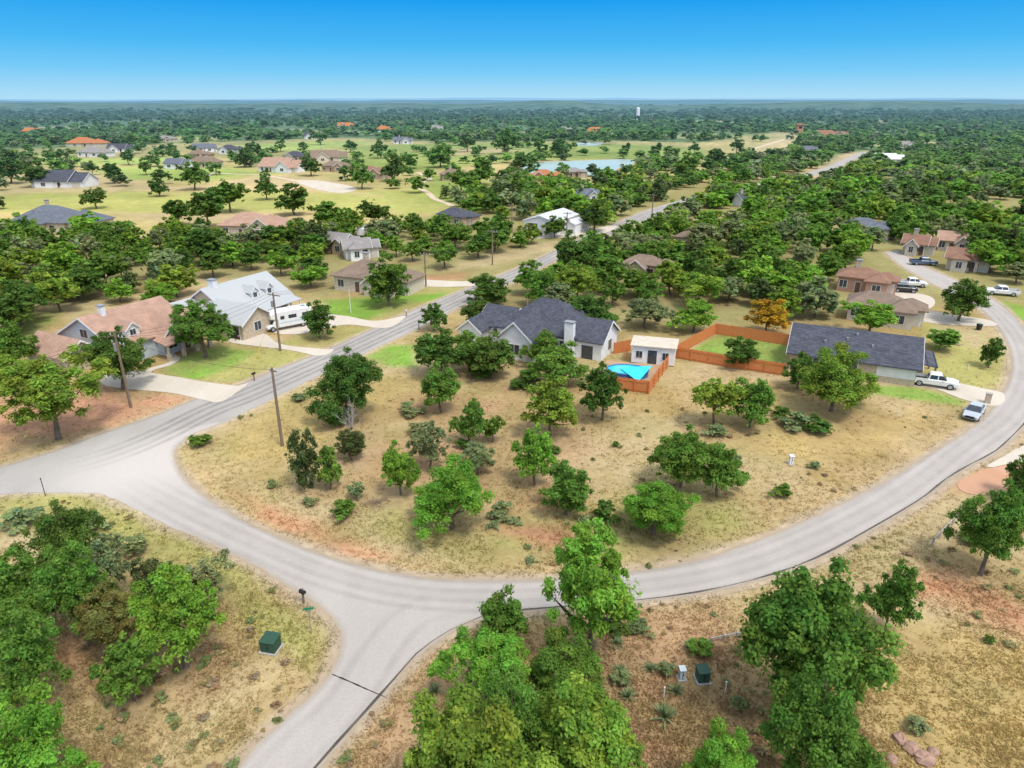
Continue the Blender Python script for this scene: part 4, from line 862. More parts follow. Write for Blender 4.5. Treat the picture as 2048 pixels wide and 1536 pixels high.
def motorhome(xy, yaw, label):
    t = empty('motorhome', (*xy, .05), yaw, label, 'motorhome')
    MB().loft([rr(-3.9,1.2,.55,3.3,.12),rr(1.9,1.2,.55,3.3,.12),rr(2.0,1.2,1.9,3.28,.12),rr(3.2,1.18,2.05,3.1,.2)]).build('body', PC['white'], t)
    MB().loft([rr(1.95,1.0,.45,1.85),rr(2.6,1.0,.45,1.85),rr(2.95,1.0,.45,1.15),rr(3.8,.92,.48,1.0),rr(3.95,.8,.5,.85)]).build('cab', PC['white'], t)
    MB().add([(2.66,-.85,1.82),(2.66,.85,1.82),(3.0,.88,1.18),(3.0,-.88,1.18)],[(0,3,2,1)]).build('windscreen', M_glass, t)
    for s in (-1, 1):
        for x0, x1 in ((-3.2,-2.2),(-1.2,.2),(.9,1.6)): MB().box(x0,x1,s*1.205-.01,s*1.205+.01,1.9,2.5).build('window', M_glass, t)
        MB().box(-3.85,1.9,s*1.21-.006,s*1.21+.006,1.2,1.45).build('stripe', M_boxgrey, t); MB().cbox(3.9,s*.62,.8,.1,.25,.18).build('headlight', M_lamp, t)
        MB().box(-.9,-.3,s*1.206-.01,s*1.206+.01,.65,1.8).build('door', M_trim, t) if s < 0 else None
    MB().box(-1.2,-.4,-.4,.4,3.303,3.55).build('roof_unit', M_trim, t); MB().box(-3.2,-2.6,-.3,.3,3.303,3.42).build('roof_vent', M_steel, t)
    MB().tube((-3.6,-1.3,3.0),(1.6,-1.3,3.0),.08).build('awning', M_boxgrey, t)
    wheels(t, (-2.2, 3.0), 1.15, .42)
motorhome(G(577,655), math.radians(-142), 'white motorhome parked on the driveway of the metal roofed house')
def trailer(xy, yaw, label):
    t = empty('trailer', (*xy, .05), yaw, label, 'trailer'); MB().loft([rr(-2.6,1.1,.5,2.7,.15),rr(2.4,1.1,.5,2.7,.15),rr(2.7,.95,.6,2.5,.3)]).build('body', PC['white'], t)
    MB().box(-2.0,-.8,-1.11,-1.1,1.5,2.1).build('window', M_glass, t); MB().tube((2.6,0,.5),(3.9,0,.5),.06).build('tow_bar', M_black, t); wheels(t, (-.5,), 1.05, .36)
trailer(G(725,472), math.radians(-90), 'white trailer in the middle wood, left of two'); trailer(G(746,472), math.radians(-90), 'white trailer in the middle wood, right of two')
# ------------------------------------------------------------------ dead trees, yuccas, cactus, rocks, brush
_, _, cc = crown_arrays(5, 50, .1, .25, 24, .1); me = make_trunk(9, .2, cc, .022, 14, M_grey, 3)
for (p, rz, s, lb) in ((G(706,885), 0, (4.6,4.6,5.2), 'grey leafless tree above the low dark juniper'), (G(1130,772), 2, (6,6,5.2), 'grey leafless tree against the white walled house')):
    t = empty('dead_tree', p, rz, lb, 'tree'); t.scale = s; tk = bpy.data.objects.new('trunk', me); col.objects.link(tk); tk.parent = t
mb = MB(); q = random.Random(3)
for i in range(46):
    a = i*2.4; el = q.uniform(.15, 1.45); d = Vector((math.cos(a)*math.cos(el), math.sin(a)*math.cos(el), math.sin(el))); s = Vector((-math.sin(a), math.cos(a), 0))*.035; e = d*q.uniform(.5,.75)
    mb.add([s*.6, -s*.6, e*.55-s, e, e*.55+s], [(0,1,2,4),(2,3,4)])
yo = mb.build('yucca', M_yucca); ym = yo.data; bpy.data.objects.remove(yo)
for u, v, s, lb in ((1352,1385,1.3,'spiky yucca below the pale pedestal'),(1330,1435,1.8,'largest spiky yucca at bottom centre'),(1255,1395,1.3,'spiky yucca left of the white stake'),(1380,1295,1.2,'spiky yucca left of the low rail'),(1300,1340,1.1,'spiky yucca above the largest yucca'),(885,1335,1.5,'spiky yucca on the street side left of the bushy tree'),(930,1310,1.2,'spiky yucca close to the short dark post'),(870,1385,1.3,'spiky yucca lowest beside the fork'),(1275,1255,1.2,'spiky yucca at the street edge right of the bend tree'),(1235,1290,1.2,'spiky yucca at the foot of the bend tree'),(235,1080,1.4,'spiky yucca right of the darkest thicket oak'),(1240,1345,1.2,'spiky yucca right of the round front tree')):
    o = bpy.data.objects.new('yucca', ym); col.objects.link(o); o.location = (*G(u, v), .02); o.scale = (s, s, s*.8); o.rotation_euler = (0,0,R.uniform(0,6)); tag(o, lb, 'yucca')
mb = MB()
for i in range(40):
    a = q.uniform(0, 6.28); r = q.uniform(0, .8); z = q.uniform(.1,.6)*(1-r*.6); c = Vector((math.cos(a)*r, math.sin(a)*r, z)); n_ = Vector((q.uniform(-1,1), q.uniform(-1,1), q.uniform(-.2,.4))).normalized(); a1 = n_.orthogonal().normalized(); b1 = n_.cross(a1)
    rg = lambda k: [c+n_*k+a1*(.15*math.cos(x*.785))+b1*(.19*math.sin(x*.785)) for x in range(8)]
    mb.loft([rg(-.02), rg(.02)])
co = mb.build('prickly_pear', M_cactus); cm = co.data; bpy.data.objects.remove(co)
for u, v, s, lb in ((1000,1030,1.2,'prickly pear clump right of the largest vivid tree'),(1030,1048,1.0,'prickly pear clump at the ditch, right of its neighbour'),(1170,1045,1.1,'prickly pear clump below the ball shaped tree'),(985,1055,1.0,'prickly pear clump in front of the largest vivid tree'),(1060,1125,.8,'small prickly pear by the street inside edge')):
    o = bpy.data.objects.new('prickly_pear', cm); col.objects.link(o); o.location = (*G(u, v), 0); o.scale = (s, s, s); o.rotation_euler = (0,0,R.uniform(0,6)); tag(o, lb, 'cactus')
def rock(u, v, s, lb):
    g = random.Random(int(u*7+v)); mb = MB(); n = 9; rs = []
    for k, (f, z) in enumerate(((1,-.1),(1.08,.25),(.8,.55),(.35,.72))):
        rs.append([(math.cos(6.283*i/n)*f*s*g.uniform(.75,1.2), math.sin(6.283*i/n)*f*s*g.uniform(.7,1.1), z*s*g.uniform(.85,1.15)) for i in range(n)])
    o = mb.loft(rs).build('boulder', M_rock); o.location = (*G(u, v), 0); o.rotation_euler = (0,0,g.uniform(0,6)); tag(o, lb, 'rock')
for a in ((1800,1480,.5,'reddish boulder at the lower right, topmost of the pile'),(1822,1498,.55,'reddish boulder in the middle of the lower right pile'),(1848,1520,.6,'largest reddish boulder at the bottom of the lower right pile'),(1868,1505,.35,'small boulder on the right of the lower right pile'),(1785,1520,.35,'small boulder left of the lower right pile'),(155,1250,.6,'boulder among the lower left thicket trunks'),(195,1255,.45,'smaller boulder right of the thicket boulder'),(1915,690,.5,'boulder beside the leafy bush on the right lawn'),(1060,1120,.35,'small red rock at the inside edge of the bend')): rock(*a)
mb = MB()
for i in range(70):
    a = q.uniform(0,6.28); r = q.uniform(0,1.3); p = Vector((math.cos(a)*r, math.sin(a)*r*.7, q.uniform(.02,.4)*(1-r/2))); b2 = q.uniform(0,6.28); mb.tube(p, p+Vector((math.cos(b2)*.7, math.sin(b2)*.7, q.uniform(-.05,.15))), .022, .01, 5)
o = mb.build('brush_pile', M_brush); o.location = (*G(752,1008), 0); tag(o, 'low pile of dead brush at the front of the empty lot', 'brush pile')
# ------------------------------------------------------------------ woodland sampling
ex_polys = [main_poly, street_poly]+[WP(p) for p in drives.values()]
lawn_clear = [WP(p) for p in ([(500,690),(640,620),(900,600),(930,585),(640,590),(560,660)],[(900,560),(1000,545),(1120,500),(1100,485),(980,510),(930,535),(840,548)],[(1800,530),(1840,510),(1960,560),(1990,600),(1840,640),(1830,590)],[(1385,690),(1440,655),(1585,680),(1570,735)],[(1580,362),(1640,336),(1690,310),(1740,300),(1730,322),(1690,345),(1640,366)])]
def allowed(X, Y, mg=2.0):
    ok = np.ones(len(X), bool)
    for p in ex_polys: ok &= sdist(X, Y, p) > mg
    for p in lawn_clear: ok &= sdist(X, Y, p) > 1
    for hx, hy, r in house_discs: ok &= (X-hx)**2+(Y-hy)**2 > (r*.92)**2
    U, V = PXN(X, Y)
    for u0, u1, v0, v1 in keep_px: ok &= ~((U > u0) & (U < u1) & (V > v0) & (V < v1))
    return ok
stuff = []; cand_all = []; placed = [(a, b) for a, b, w in tree_discs]
for (rn, poly, sp, lb, gp) in regions:
    wp = WP(poly); xs = [p[0] for p in wp]; ys = [p[1] for p in wp]
    n = int(min(70000, (max(xs)-min(xs))*(max(ys)-min(ys))/(sp*sp)*9))
    X = rng.uniform(min(xs), max(xs), n); Y = rng.uniform(min(ys), max(ys), n)
    k = sdist(X, Y, wp) < 0; X, Y = X[k], Y[k]; k = allowed(X, Y); X, Y = X[k], Y[k]
    if rn in ('W2', 'W5'): k = fbm(X, Y, 34, 3, 44) > .42; X, Y = X[k], Y[k]
    grid = {}
    for (a, b) in placed: grid.setdefault((int(a//sp), int(b//sp)), []).append((a, b))
    for a, b in zip(X, Y):
        i, j = int(a//sp), int(b//sp); ok = True
        for di in (-1,0,1):
            for dj in (-1,0,1):
                for (c, d) in grid.get((i+di, j+dj), ()):
                    if (a-c)**2+(b-d)**2 < sp*sp: ok = False
        if ok: grid.setdefault((i, j), []).append((a, b)); cand_all.append((math.hypot(a, b), a, b, lb, gp))
cand_all.sort()
for (u, v, w) in golf:
    W = w*MPP(v)*1.1; tree(u, v, W, W*R.uniform(.7,.88), 'oak', TI[R.choice('DDM')], 'md' if w > 40 else 'fr', 'dark green oak standing alone on the open golf course grass', 'golf course oaks')
KEEP = 225; nk = 0
for i, (d, a, b, lb, gp) in enumerate(cand_all):
    W = R.uniform(5.8, 11.); Hh = W*R.uniform(.60,.86); ti = TI[R.choice('DMMMMBBYYLL' if i % 3 else 'DMMJBYYL')]
    u, v = PXN(a, b)
    if nk < KEEP and -60 < u < 2110: nk += 1; tree(0, 0, W, Hh, 'mesq' if R.random() < .3 else 'oak', ti, 'md', lb, gp, xy=(a, b))
    else: stuff.append((a, b, W, Hh, ti))
clear_px = [[(990,266),(1120,259),(1300,262),(1180,272)],[(480,262),(600,258),(700,266),(560,271)],[(1240,244),(1420,240),(1500,246),(1330,250)],[(0,256),(160,252),(240,258),(90,263)],[(1700,290),(1850,283),(1960,290),(1800,298)],[(1860,345),(2048,338),(2100,352),(1920,362)],[(1300,272),(1420,266),(1520,270),(1400,280)],[(240,278),(380,272),(460,280),(330,286)]]
far_clear = [WP(p) for p in [[(0,300),(300,288),(700,275),(900,285),(1100,282),(1400,285),(1560,265),(1625,268),(1570,300),(1440,335),(1400,345),(1270,320),(1040,320),(1000,385),(900,420),(760,445),(640,430),(300,445),(0,445)]]+clear_px]
pond_w = WP([(1046,334),(1110,323),(1255,319),(1268,326),(1222,352),(1130,345),(1060,347)])
def addband(v0, v1, n, w0, w1, p_clear, hs=(.5,.8)):
    V = rng.uniform(v0, v1, n); U = rng.uniform(-300, 2350, n)
    yd = (V-768)/F; t = CH/(S_+yd*C_); X = t*(U-1024)/F; Y = t*(C_-yd*S_)
    ok = allowed(X, Y, 4); cl = np.zeros(n, bool)
    for p in far_clear: cl |= sdist(X, Y, p) < 0
    dens = fbm(X, Y, 160, 3, 5)
    ok &= np.where(cl, (rng.random(n) < p_clear) & (dens > .46), dens+rng.random(n)*.3 > .52)
    ok &= sdist(X, Y, pond_w) > 6
    for a, b in zip(X[ok], Y[ok]):
        W = R.uniform(w0, w1); stuff.append((a, b, W, W*R.uniform(*hs), TI[R.choice('DDMMMMJBYL')]))
addband(285, 345, 2600, 7, 11, .11); addband(258, 290, 3000, 8, 13, .12); addband(238, 262, 3000, 9, 16, .2); addband(219, 240, 3200, 11, 22, .4, (.35,.6)); addband(205, 221, 3200, 20, 50, 1, (.15,.3))
addband(345, 420, 900, 6, 10, .07)
unitsn = [crown_arrays(880+i, 420, .12, .05, 60, .09)[:2] for i in range(6)]; units = [crown_arrays(900+i, 120, .2, .03, 24, .13)[:2] for i in range(5)]; unitsf = [crown_arrays(950+i, 36, .34, 0, 10, .2)[:2] for i in range(5)]
Vs, Cs = [], []
for (a, b, W, Hh, ti) in stuff:
    d = math.hypot(a, b); us_ = unitsn if d < 380 else (units if d < 750 else unitsf); Vq, Cq = us_[R.randrange(len(us_))]
    th = R.uniform(0, 6.28); c, s = math.cos(th), math.sin(th); M = np.array([[c*W, s*W, 0], [-s*W, c*W, 0], [0, 0, Hh]])
    Vs.append((Vq.reshape(-1,3)@M+np.array([a, b, 0])).astype(np.float32)); br = R.uniform(.9,1.25); Cs.append((np.repeat(Cq, 4, 0)*np.array(ti)*br).astype(np.float32))
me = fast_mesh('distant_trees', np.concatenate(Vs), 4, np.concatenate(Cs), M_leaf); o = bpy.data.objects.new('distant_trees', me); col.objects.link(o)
tag(o, 'distant mass of trees reaching to the horizon', 'trees', kind='stuff')
print('stuff', len(stuff), 'cand', len(cand_all))
# ------------------------------------------------------------------ ground
GOLD = np.array((.385,.282,.120)); DIRT = np.array((.385,.27,.155)); TAN = np.array((.405,.322,.178)); REDD = np.array((.43,.225,.13)); LAWN = np.array((.185,.325,.052)); OLIVE = np.array((.265,.255,.085)); FLOOR = np.array((.26,.24,.10)); FIELD = np.array((.42,.35,.15)); FAIR = np.array((.245,.315,.08)); WOOD = np.array((.125,.185,.07)); GRAV = np.array((.46,.38,.28))
paint_polys = [
 ([(0,300),(300,288),(700,275),(900,285),(1100,280),(1400,285),(1560,262),(1640,266),(1570,300),(1440,335),(1400,350),(1300,350),(1100,380),(900,440),(700,470),(-200,470),(-200,310)], FIELD, 6, 30),
 ([(-100,392),(250,384),(420,390),(560,380),(720,384),(880,372),(960,398),(880,428),(600,418),(330,425),(-100,428)], FAIR*np.array((1.35,1.1,1.3)), 8, 25),
 ([(690,292),(1000,285),(1300,290),(1420,300),(1400,325),(1250,318),(1050,320),(800,345),(690,325)], FAIR, 8, 25),
 ([(840,350),(960,350),(1000,380),(900,410),(860,400)], FAIR, 6, 15),
 ([(180,335),(420,330),(560,345),(420,362),(200,358)], FAIR*1.2, 8, 20),
 ([(0,310),(200,318),(330,312),(420,322),(250,330),(0,330)], FAIR*1.3, 8, 20),
 ([(470,290),(640,282),(760,284),(640,300),(500,304)], FAIR*1.2, 8, 20),
 ([(0,340),(180,345),(320,372),(600,372),(760,392),(560,378),(250,382),(0,388)], FIELD*np.array((1.12,1.04,1.35)), 6, 15),
 ([(230,425),(420,430),(640,425),(600,445),(300,445)], TAN, 5, 15),
 ([(820,300),(980,296),(1060,300),(900,312)], TAN*1.05, 6, 20),
 ([(420,362),(560,350),(720,366),(600,376)], TAN*1.1, 5, 15),
 ([(1440,332),(1500,300),(1570,268),(1620,272),(1560,300),(1490,328)], FIELD*np.array((1.15,1.12,1.4)), 6, 20),
 ([(1640,244),(1760,238),(1850,243),(1740,249)], FIELD*1.1, 20, 60),
 ([(1580,362),(1640,330),(1690,305),(1750,300),(1730,325),(1690,350),(1640,368)], TAN, 3, 8),
] + [(p, FIELD*np.array((.95,1.05,1.0)), 10, 40) for p in clear_px] + [
 ([(-200,480),(640,480),(1000,400),(1330,370),(2200,330),(2200,600),(1990,600),(1660,640),(1250,660),(930,640),(900,545),(640,600),(430,550),(150,610),(-200,720)], FLOOR, 4, 14),
 ([(840,572),(930,575),(900,612),(700,650),(640,640),(700,600)], OLIVE*1.1, 2, 4),
 ([(760,590),(900,586),(880,600),(740,612)], LAWN*.9, 1.5, 3),
 ([(640,600),(760,595),(830,605),(740,640),(650,640)], LAWN*.85, 1.5, 3),
 ([(820,548),(980,535),(1110,498),(1115,480),(1000,500),(860,545)], TAN, 2, 5),
 ([(840,552),(940,545),(930,560),(860,562)], REDD, 1.5, 3),
 ([(0,640),(130,620),(60,680),(30,700),(0,710)], LAWN*.8, 1.5, 4),
 ([(330,748),(350,715),(440,684),(520,690),(640,708),(500,764),(420,762)], OLIVE*1.25, 1, 2),
 ([(325,745),(370,710),(440,690),(510,700),(470,730),(400,758)], LAWN, 1, 2),
 ([(560,690),(600,670),(700,655),(760,655),(680,690)], OLIVE*1.25, 1, 2),
 ([(735,712),(775,692),(830,690),(838,735),(770,732)], LAWN, 1, 2),
 ([(1385,700),(1438,668),(1580,690),(1565,745)], LAWN*np.array((1.0,.9,1.1)), .5, 1),
 ([(1735,770),(1822,772),(1930,800),(1925,812),(1830,800),(1740,785)], LAWN, .8, 2),
 ([(1840,640),(1960,660),(2010,700),(2015,750),(1975,790),(1840,760)], OLIVE*1.35, 1.5, 4),
 ([(1850,630),(1940,640),(2000,690),(1940,700)], TAN, 1.5, 4),
 ([(1985,600),(2048,610),(2120,660),(2040,650)], LAWN, 1, 2),
 ([(-150,790),(30,745),(215,778),(410,800),(330,835),(150,880),(-150,950)], DIRT*np.array((1.14,.96,.96)), 1.5, 5),
 ([(-50,840),(60,800),(200,795),(330,802),(200,850),(0,900)], REDD*np.array((1.06,1.08,1.15)), 2, 5),
 ([(348,905),(380,880),(420,900),(470,960),(560,1020),(700,1085),(820,1120),(960,1140),(900,1158),(700,1125),(500,1050),(380,970)], TAN*np.array((1.07,.98,.92)), 1.2, 3),
 ([(470,985),(580,1040),(680,1075),(770,1112),(690,1115),(540,1062)], REDD*1.1, 1.2, 3),
 ([(960,1075),(1100,1060),(1400,1060),(1700,960),(1900,860),(1960,850),(1700,1000),(1400,1120),(1100,1150)], TAN*np.array((1.02,.96,.90)), 1.5, 4),
 ([(700,900),(900,860),(1080,850),(1180,900),(1080,1000),(880,1000),(760,980)], DIRT*np.array((.98,.90,.86)), 4, 10),
 ([(760,820),(860,790),(1000,800),(1100,840),(960,850)], DIRT*np.array((.99,.92,.88)), 3, 10),
 ([(1400,780),(1560,800),(1700,860),(1860,820),(1800,880),(1600,930),(1450,900)], GOLD*np.array((1.1,1.1,1.05)), 2, 6),
 ([(430,880),(560,800),(760,750),(840,760),(700,850),(560,960),(470,940)], GOLD*np.array((1.02,1.06,1.0)), 2, 6),
 ([(1210,1010),(1400,990),(1480,1040),(1300,1100),(1050,1110),(900,1100),(760,1050),(800,1010),(1000,1080)], OLIVE*1.15, 2, 6),
 ([(1000,1060),(1140,1050),(1200,1070),(1100,1100)], REDD*.9, 1, 3),
 ([(1650,1300),(1800,1220),(2000,1270),(2150,1340),(2150,1600),(1850,1600)], GOLD*np.array((1.1,1.12,1.1)), 1.5, 4),
 ([(1680,1140),(1800,1130),(1930,1160),(2120,1230),(2150,1300),(2000,1240),(1850,1190)], REDD*1.1, 1.5, 4),
 ([(1900,985),(1960,940),(2050,925),(2150,950),(2150,1000),(2000,990),(1930,1000)], REDD*1.2, .8, 2),
 ([(1650,1150),(1850,1020),(1960,960),(2000,1010),(1900,1100),(1770,1180)], TAN, 1.2, 3),
 ([(1430,1210),(1600,1180),(1760,1200),(1740,1300),(1500,1290)], TAN*np.array((1.02,.95,.88)), 1.2, 3),
 ([(880,1280),(1100,1230),(1450,1210),(1500,1300),(1600,1560),(1000,1560),(700,1560),(820,1400)], DIRT*np.array((1.0,.95,.92)), 1.2, 4),
 ([(1250,1300),(1450,1320),(1700,1450),(1800,1560),(1250,1560)], DIRT*np.array((.86,.78,.74)), 1.2, 4),
 ([(0,1000),(160,985),(290,1040),(520,1150),(640,1230),(670,1290),(640,1350),(560,1300),(430,1180),(200,1080),(0,1060)], OLIVE*1.25, 1.2, 4),
 ([(80,1230),(260,1250),(450,1300),(420,1380),(200,1400),(80,1330)], DIRT*np.array((.97,.88,.82)), 1.2, 4),
 ([(100,1400),(440,1340),(600,1380),(520,1470),(430,1560),(100,1560)], TAN*np.array((1.0,.94,.86)), 1.5, 4),
 ([(280,1560),(380,1430),(520,1340),(560,1350),(440,1460),(360,1560)], TAN*1.14, 1, 3),
]
paint_w = [(WP(p), c, s, w) for p, c, s, w in paint_polys]
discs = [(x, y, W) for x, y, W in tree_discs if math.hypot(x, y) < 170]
def ground_color(X, Y):
    n1 = fbm(X, Y, 14, 4, 1); n2 = fbm(X, Y, 4, 4, 2); n3 = fbm(X, Y, 45, 3, 3); n4 = fbm(X, Y, 7, 4, 12); D = np.hypot(X, Y)
    m = np.clip((n1*.6+n2*.4-.38)/.26, 0, 1)[:, None]
    C = GOLD*(1-m)+TAN*m; m = np.clip((n3*.5+n2*.5-.5)/.16, 0, 1)[:, None]*.4; C = C*(1-m)+DIRT*m
    U, V = PXN(X, Y)
    far = np.clip((330-V)/30, 0, 1)[:, None]; far[Y < 50] = 0; C = C*(1-far)+WOOD*far
    wx = (fbm(X, Y, 9, 4, 7)-.5); wy = (fbm(X, Y, 9, 4, 8)-.5)
    for poly, c, sf, wp in paint_w:
        a = np.array(poly); pad = sf+wp
        k = (X > a[:,0].min()-pad) & (X < a[:,0].max()+pad) & (Y > a[:,1].min()-pad) & (Y < a[:,1].max()+pad); k = np.nonzero(k)[0]
        if len(k) == 0: continue
        d = sdist(X[k]+wx[k]*wp, Y[k]+wy[k]*wp, poly); al = np.clip(.5-d/(2*sf), 0, 1)[:, None]*(.78+.45*(n2[k]-.35))[:, None].clip(.5, 1)
        C[k] = C[k]*(1-al)+c*al
    near_ = (D < 170).astype(float)
    m = (np.clip((n4-.48)/.14, 0, 1)*.36*near_)[:, None]*(C[:, :1] > .3); C = C*(1-m)+np.array((.28,.25,.095))*m
    gl = ((fbm(X, Y, 60, 3, 77)-.5)*.9)[:, None]*((D > 220) & (D < 900))[:, None]*(C[:, 1:2] > .28); C = C*(1+gl*np.array((1., .75, .9)))
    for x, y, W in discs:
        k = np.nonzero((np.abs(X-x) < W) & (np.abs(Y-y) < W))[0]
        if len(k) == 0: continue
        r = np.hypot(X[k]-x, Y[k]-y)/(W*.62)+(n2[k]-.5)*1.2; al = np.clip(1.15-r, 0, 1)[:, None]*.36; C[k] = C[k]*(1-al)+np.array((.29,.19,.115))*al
    for poly in (main_poly, street_poly):
        a = np.array(poly); k = np.nonzero((X > a[:,0].min()-4) & (X < a[:,0].max()+4) & (Y > a[:,1].min()-4) & (Y < min(a[:,1].max(), 260)))[0]
        d = sdist(X[k], Y[k], poly[::3]); al = np.clip(1-(d+(n2[k]-.5)*1.8)/1.3, 0, 1)[:, None]*.7; C[k] = C[k]*(1-al)+GRAV*al
    C = C*(.84+.32*n2)[:, None]*(.88+.24*n1)[:, None]
    hz = np.clip(1-np.exp(-(D-350)/2000), 0, .85)[:, None]; hz[D < 350] = 0  # distance haze painted into the ground colour
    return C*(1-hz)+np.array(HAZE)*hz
vs = np.concatenate([[201.9], np.linspace(202.4,260,74), np.linspace(261,768,250), np.linspace(770,1640,330), np.linspace(1660,3400,30)])
us = np.concatenate([np.linspace(-4000,-230,30), np.linspace(-220,2270,430), np.linspace(2290,6000,30)])
UU, VV = np.meshgrid(us, vs); yd = (VV-768)/F; tt = CH/(S_+yd*C_); GX = (tt*(UU-1024)/F).ravel(); GY = (tt*(C_-yd*S_)).ravel()
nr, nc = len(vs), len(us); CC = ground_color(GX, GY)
me = bpy.data.meshes.new('ground'); me.vertices.add(nr*nc); co = np.zeros((nr*nc, 3), np.float32); co[:, 0] = GX; co[:, 1] = GY; me.vertices.foreach_set('co', co.ravel())
ii = np.arange(nr*nc).reshape(nr, nc); q4 = np.stack([ii[1:, :-1], ii[1:, 1:], ii[:-1, 1:], ii[:-1, :-1]], -1).reshape(-1, 4); nf = len(q4)
me.loops.add(nf*4); me.loops.foreach_set('vertex_index', q4.ravel().astype(np.int32)); me.polygons.add(nf); me.polygons.foreach_set('loop_start', np.arange(0, nf*4, 4, dtype=np.int32))
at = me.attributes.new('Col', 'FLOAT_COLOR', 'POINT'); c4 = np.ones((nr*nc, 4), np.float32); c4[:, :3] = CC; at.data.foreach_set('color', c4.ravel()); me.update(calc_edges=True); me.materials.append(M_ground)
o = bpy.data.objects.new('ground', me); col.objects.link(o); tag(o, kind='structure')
def clear_ground(n, v0, v1, pw):
    V = v0+(v1-v0)*rng.random(n)**pw; U = rng.uniform(-150, 2200, n); yd = (V-768)/F; t = CH/(S_+yd*C_); X = t*(U-1024)/F; Y = t*(C_-yd*S_); ok = np.ones(n, bool)
    for p in (main_poly[::2], street_poly[::2]): ok &= sdist(X, Y, p) > .2
    for p in list(drives.values())[:7]+[redpad]: ok &= sdist(X, Y, WP(p)) > .2
    for hx, hy, r in house_discs: ok &= (X-hx)**2+(Y-hy)**2 > (r*.8)**2
    return X[ok], Y[ok]
X, Y = clear_ground(60000, 640, 1580, .7); k = fbm(X, Y, 5, 3, 21)+rng.random(len(X))*.35 > .58; X, Y = X[k], Y[k]; n = len(X); C = ground_color(X, Y)*1.18
tv = []; tc = []
for k in range(4):
    a = rng.uniform(0, 6.28, n); h = rng.uniform(.08, .22, n); w = rng.uniform(.03, .08, n); ox = rng.normal(size=n)*.14; oy = rng.normal(size=n)*.14
    b = np.stack([X+ox-np.cos(a)*w, Y+oy-np.sin(a)*w, np.zeros(n)], 1); c = np.stack([X+ox+np.cos(a)*w, Y+oy+np.sin(a)*w, np.zeros(n)], 1); d = np.stack([X+ox+rng.normal(size=n)*.12, Y+oy+rng.normal(size=n)*.12, h], 1)
    tv.append(np.stack([b, c, d], 1)); cc_ = C*rng.uniform(.88, 1.2, n)[:, None]; gmask = rng.random(n) < .12; cc_[gmask] *= np.array((.76,.94,.70)); tc.append(np.repeat(cc_[:, None], 3, 1))
me = fast_mesh('dry_grass', np.concatenate(tv).reshape(-1,3), 3, np.concatenate(tc).reshape(-1,3), M_blade); o = bpy.data.objects.new('dry_grass', me); col.objects.link(o)
tag(o, 'dry golden grass tufts growing over the open lots', 'grass', kind='stuff')
X, Y = clear_ground(1000, 780, 1560, .75); k = fbm(X, Y, 11, 3, 33) > .52; X, Y = X[k], Y[k]
uw = [crown_arrays(700+i, 46, .26, 0, 12, .16, low=-.1, nl=5)[:2] for i in range(4)]; Vs, Cs = [], []
for a, b in zip(X, Y):
    W = R.uniform(.3, .95); Hh = W*R.uniform(.3, .55); Vq, Cq = uw[R.randrange(4)]; th = R.uniform(0, 6.28); c, s = math.cos(th), math.sin(th); M = np.array([[c*W, s*W, 0], [-s*W, c*W, 0], [0, 0, Hh]])
    ti = R.choice([(.28,.26,.12),(.24,.27,.11),(.35,.29,.14),(.33,.25,.15),(.20,.25,.10)]); Vs.append((Vq.reshape(-1,3)@M+np.array([a, b, 0])).astype(np.float32)); Cs.append((np.repeat(Cq, 4, 0)*np.array(ti)).astype(np.float32))
me = fast_mesh('weeds', np.concatenate(Vs), 4, np.concatenate(Cs), M_leaf); o = bpy.data.objects.new('weeds', me); col.objects.link(o)
tag(o, 'low weeds and dry scrub sprinkled over the lots', 'weeds', kind='stuff')
# ------------------------------------------------------------------ far hills
nz = lambda x, s, sc: float(fbm(np.array([x]), np.array([s*91.3]), sc, 4, s)[0])
def hills(dist, depth, zf, m, seed):
    mb = MB(); n = 300; x0 = -dist*1.6; x1 = dist*1.6; rows = [[], [], [], []]
    for i in range(n+1):
        x = x0+(x1-x0)*i/n; z = zf(x, seed)
        rows[0].append((x, dist-depth, -1)); rows[1].append((x, dist-depth*.35, z*.7)); rows[2].append((x, dist, z)); rows[3].append((x, dist+depth, -1))
    N_ = n+1; mb.add(sum(rows, []), [(r*N_+i, r*N_+i+1, (r+1)*N_+i+1, (r+1)*N_+i) for r in range(3) for i in range(n)])
    tag(mb.build('hills', m, None, True), kind='structure')
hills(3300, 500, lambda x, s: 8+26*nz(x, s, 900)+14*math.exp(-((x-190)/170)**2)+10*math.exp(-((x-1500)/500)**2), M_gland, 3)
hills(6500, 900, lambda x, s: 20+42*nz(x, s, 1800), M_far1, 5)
hills(12000, 1500, lambda x, s: 20+75*nz(x, s, 3500), M_far2, 9)
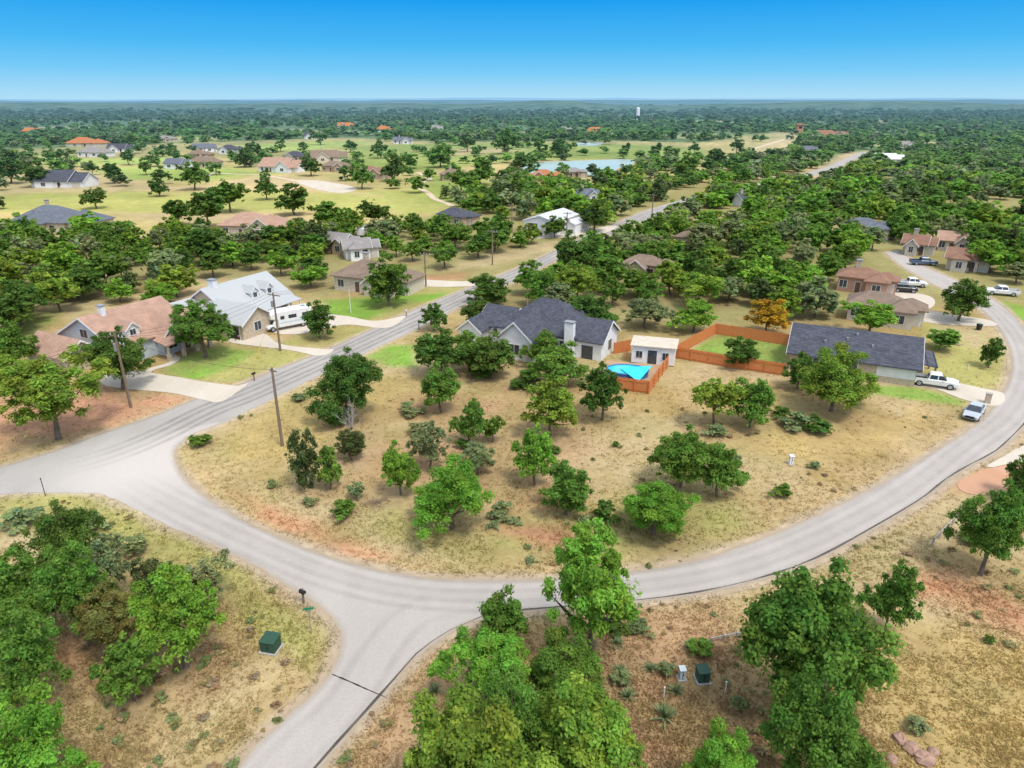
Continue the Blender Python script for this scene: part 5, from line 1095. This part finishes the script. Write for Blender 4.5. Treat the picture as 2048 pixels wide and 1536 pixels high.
# ------------------------------------------------------------------ sky, sun, camera
EL, AZ = math.radians(62), math.radians(142)
w = bpy.data.worlds.new('World'); scene.world = w; w.use_nodes = True; nt = w.node_tree; N = nt.nodes; L = nt.links; N.clear()
out = N.new('ShaderNodeOutputWorld'); bg = N.new('ShaderNodeBackground'); L.new(bg.outputs[0], out.inputs[0]); bg.inputs[1].default_value = .15
sk = N.new('ShaderNodeTexSky'); sk.sky_type = 'NISHITA'; sk.sun_disc = False; sk.sun_elevation = EL; sk.sun_rotation = AZ; sk.air_density = 1.; sk.dust_density = 1.; sk.ozone_density = 1.
hs = N.new('ShaderNodeHueSaturation'); hs.inputs['Saturation'].default_value = .42; hs.inputs['Value'].default_value = 2.2; L.new(sk.outputs[0], hs.inputs['Color'])
tc = N.new('ShaderNodeTexCoord'); sp = N.new('ShaderNodeSeparateXYZ'); L.new(tc.outputs['Generated'], sp.inputs[0])
rp = N.new('ShaderNodeValToRGB'); L.new(sp.outputs[2], rp.inputs[0]); e = rp.color_ramp.elements
e[0].position = 0; e[0].color = (.45,.74,.93,1); e[1].position = .25; e[1].color = (.01,.30,.84,1)
for ps, c in ((.012,(.37,.70,.93,1)),(.035,(.19,.60,.94,1)),(.065,(.075,.49,.92,1)),(.118,(.010,.345,.88,1))):
    k = e.new(ps); k.color = c
sc = N.new('ShaderNodeVectorMath'); sc.operation = 'SCALE'; sc.inputs['Scale'].default_value = 1/.15; L.new(rp.outputs[0], sc.inputs[0])
mr = N.new('ShaderNodeMapRange'); mr.interpolation_type = 'SMOOTHSTEP'; mr.inputs[1].default_value = .14; mr.inputs[2].default_value = .36; L.new(sp.outputs[2], mr.inputs[0])
mx = N.new('ShaderNodeMix'); mx.data_type = 'RGBA'; L.new(mr.outputs[0], mx.inputs[0]); L.new(sc.outputs[0], mx.inputs[6]); L.new(hs.outputs[0], mx.inputs[7]); L.new(mx.outputs[2], bg.inputs[0])
sun = bpy.data.lights.new('sun', 'SUN'); sun.energy = 2.6; sun.angle = math.radians(13); sun.color = (1,.94,.84); so_ = bpy.data.objects.new('sun', sun); col.objects.link(so_)
sv = Vector((math.cos(EL)*math.sin(AZ), math.cos(EL)*math.cos(AZ), math.sin(EL))); so_.rotation_euler = sv.to_track_quat('Z', 'Y').to_euler()
cam = bpy.data.cameras.new('camera'); cam.sensor_fit = 'HORIZONTAL'; cam.sensor_width = 36; cam.lens = F/2048*36; cam.clip_end = 60000; cam.clip_start = .5
cb = bpy.data.objects.new('camera', cam); col.objects.link(cb); cb.location = (0,0,CH); cb.rotation_euler = (math.pi/2-P, 0, 0); scene.camera = cb
scene.view_settings.view_transform = 'Standard'; scene.view_settings.look = 'None'; scene.view_settings.exposure = 0
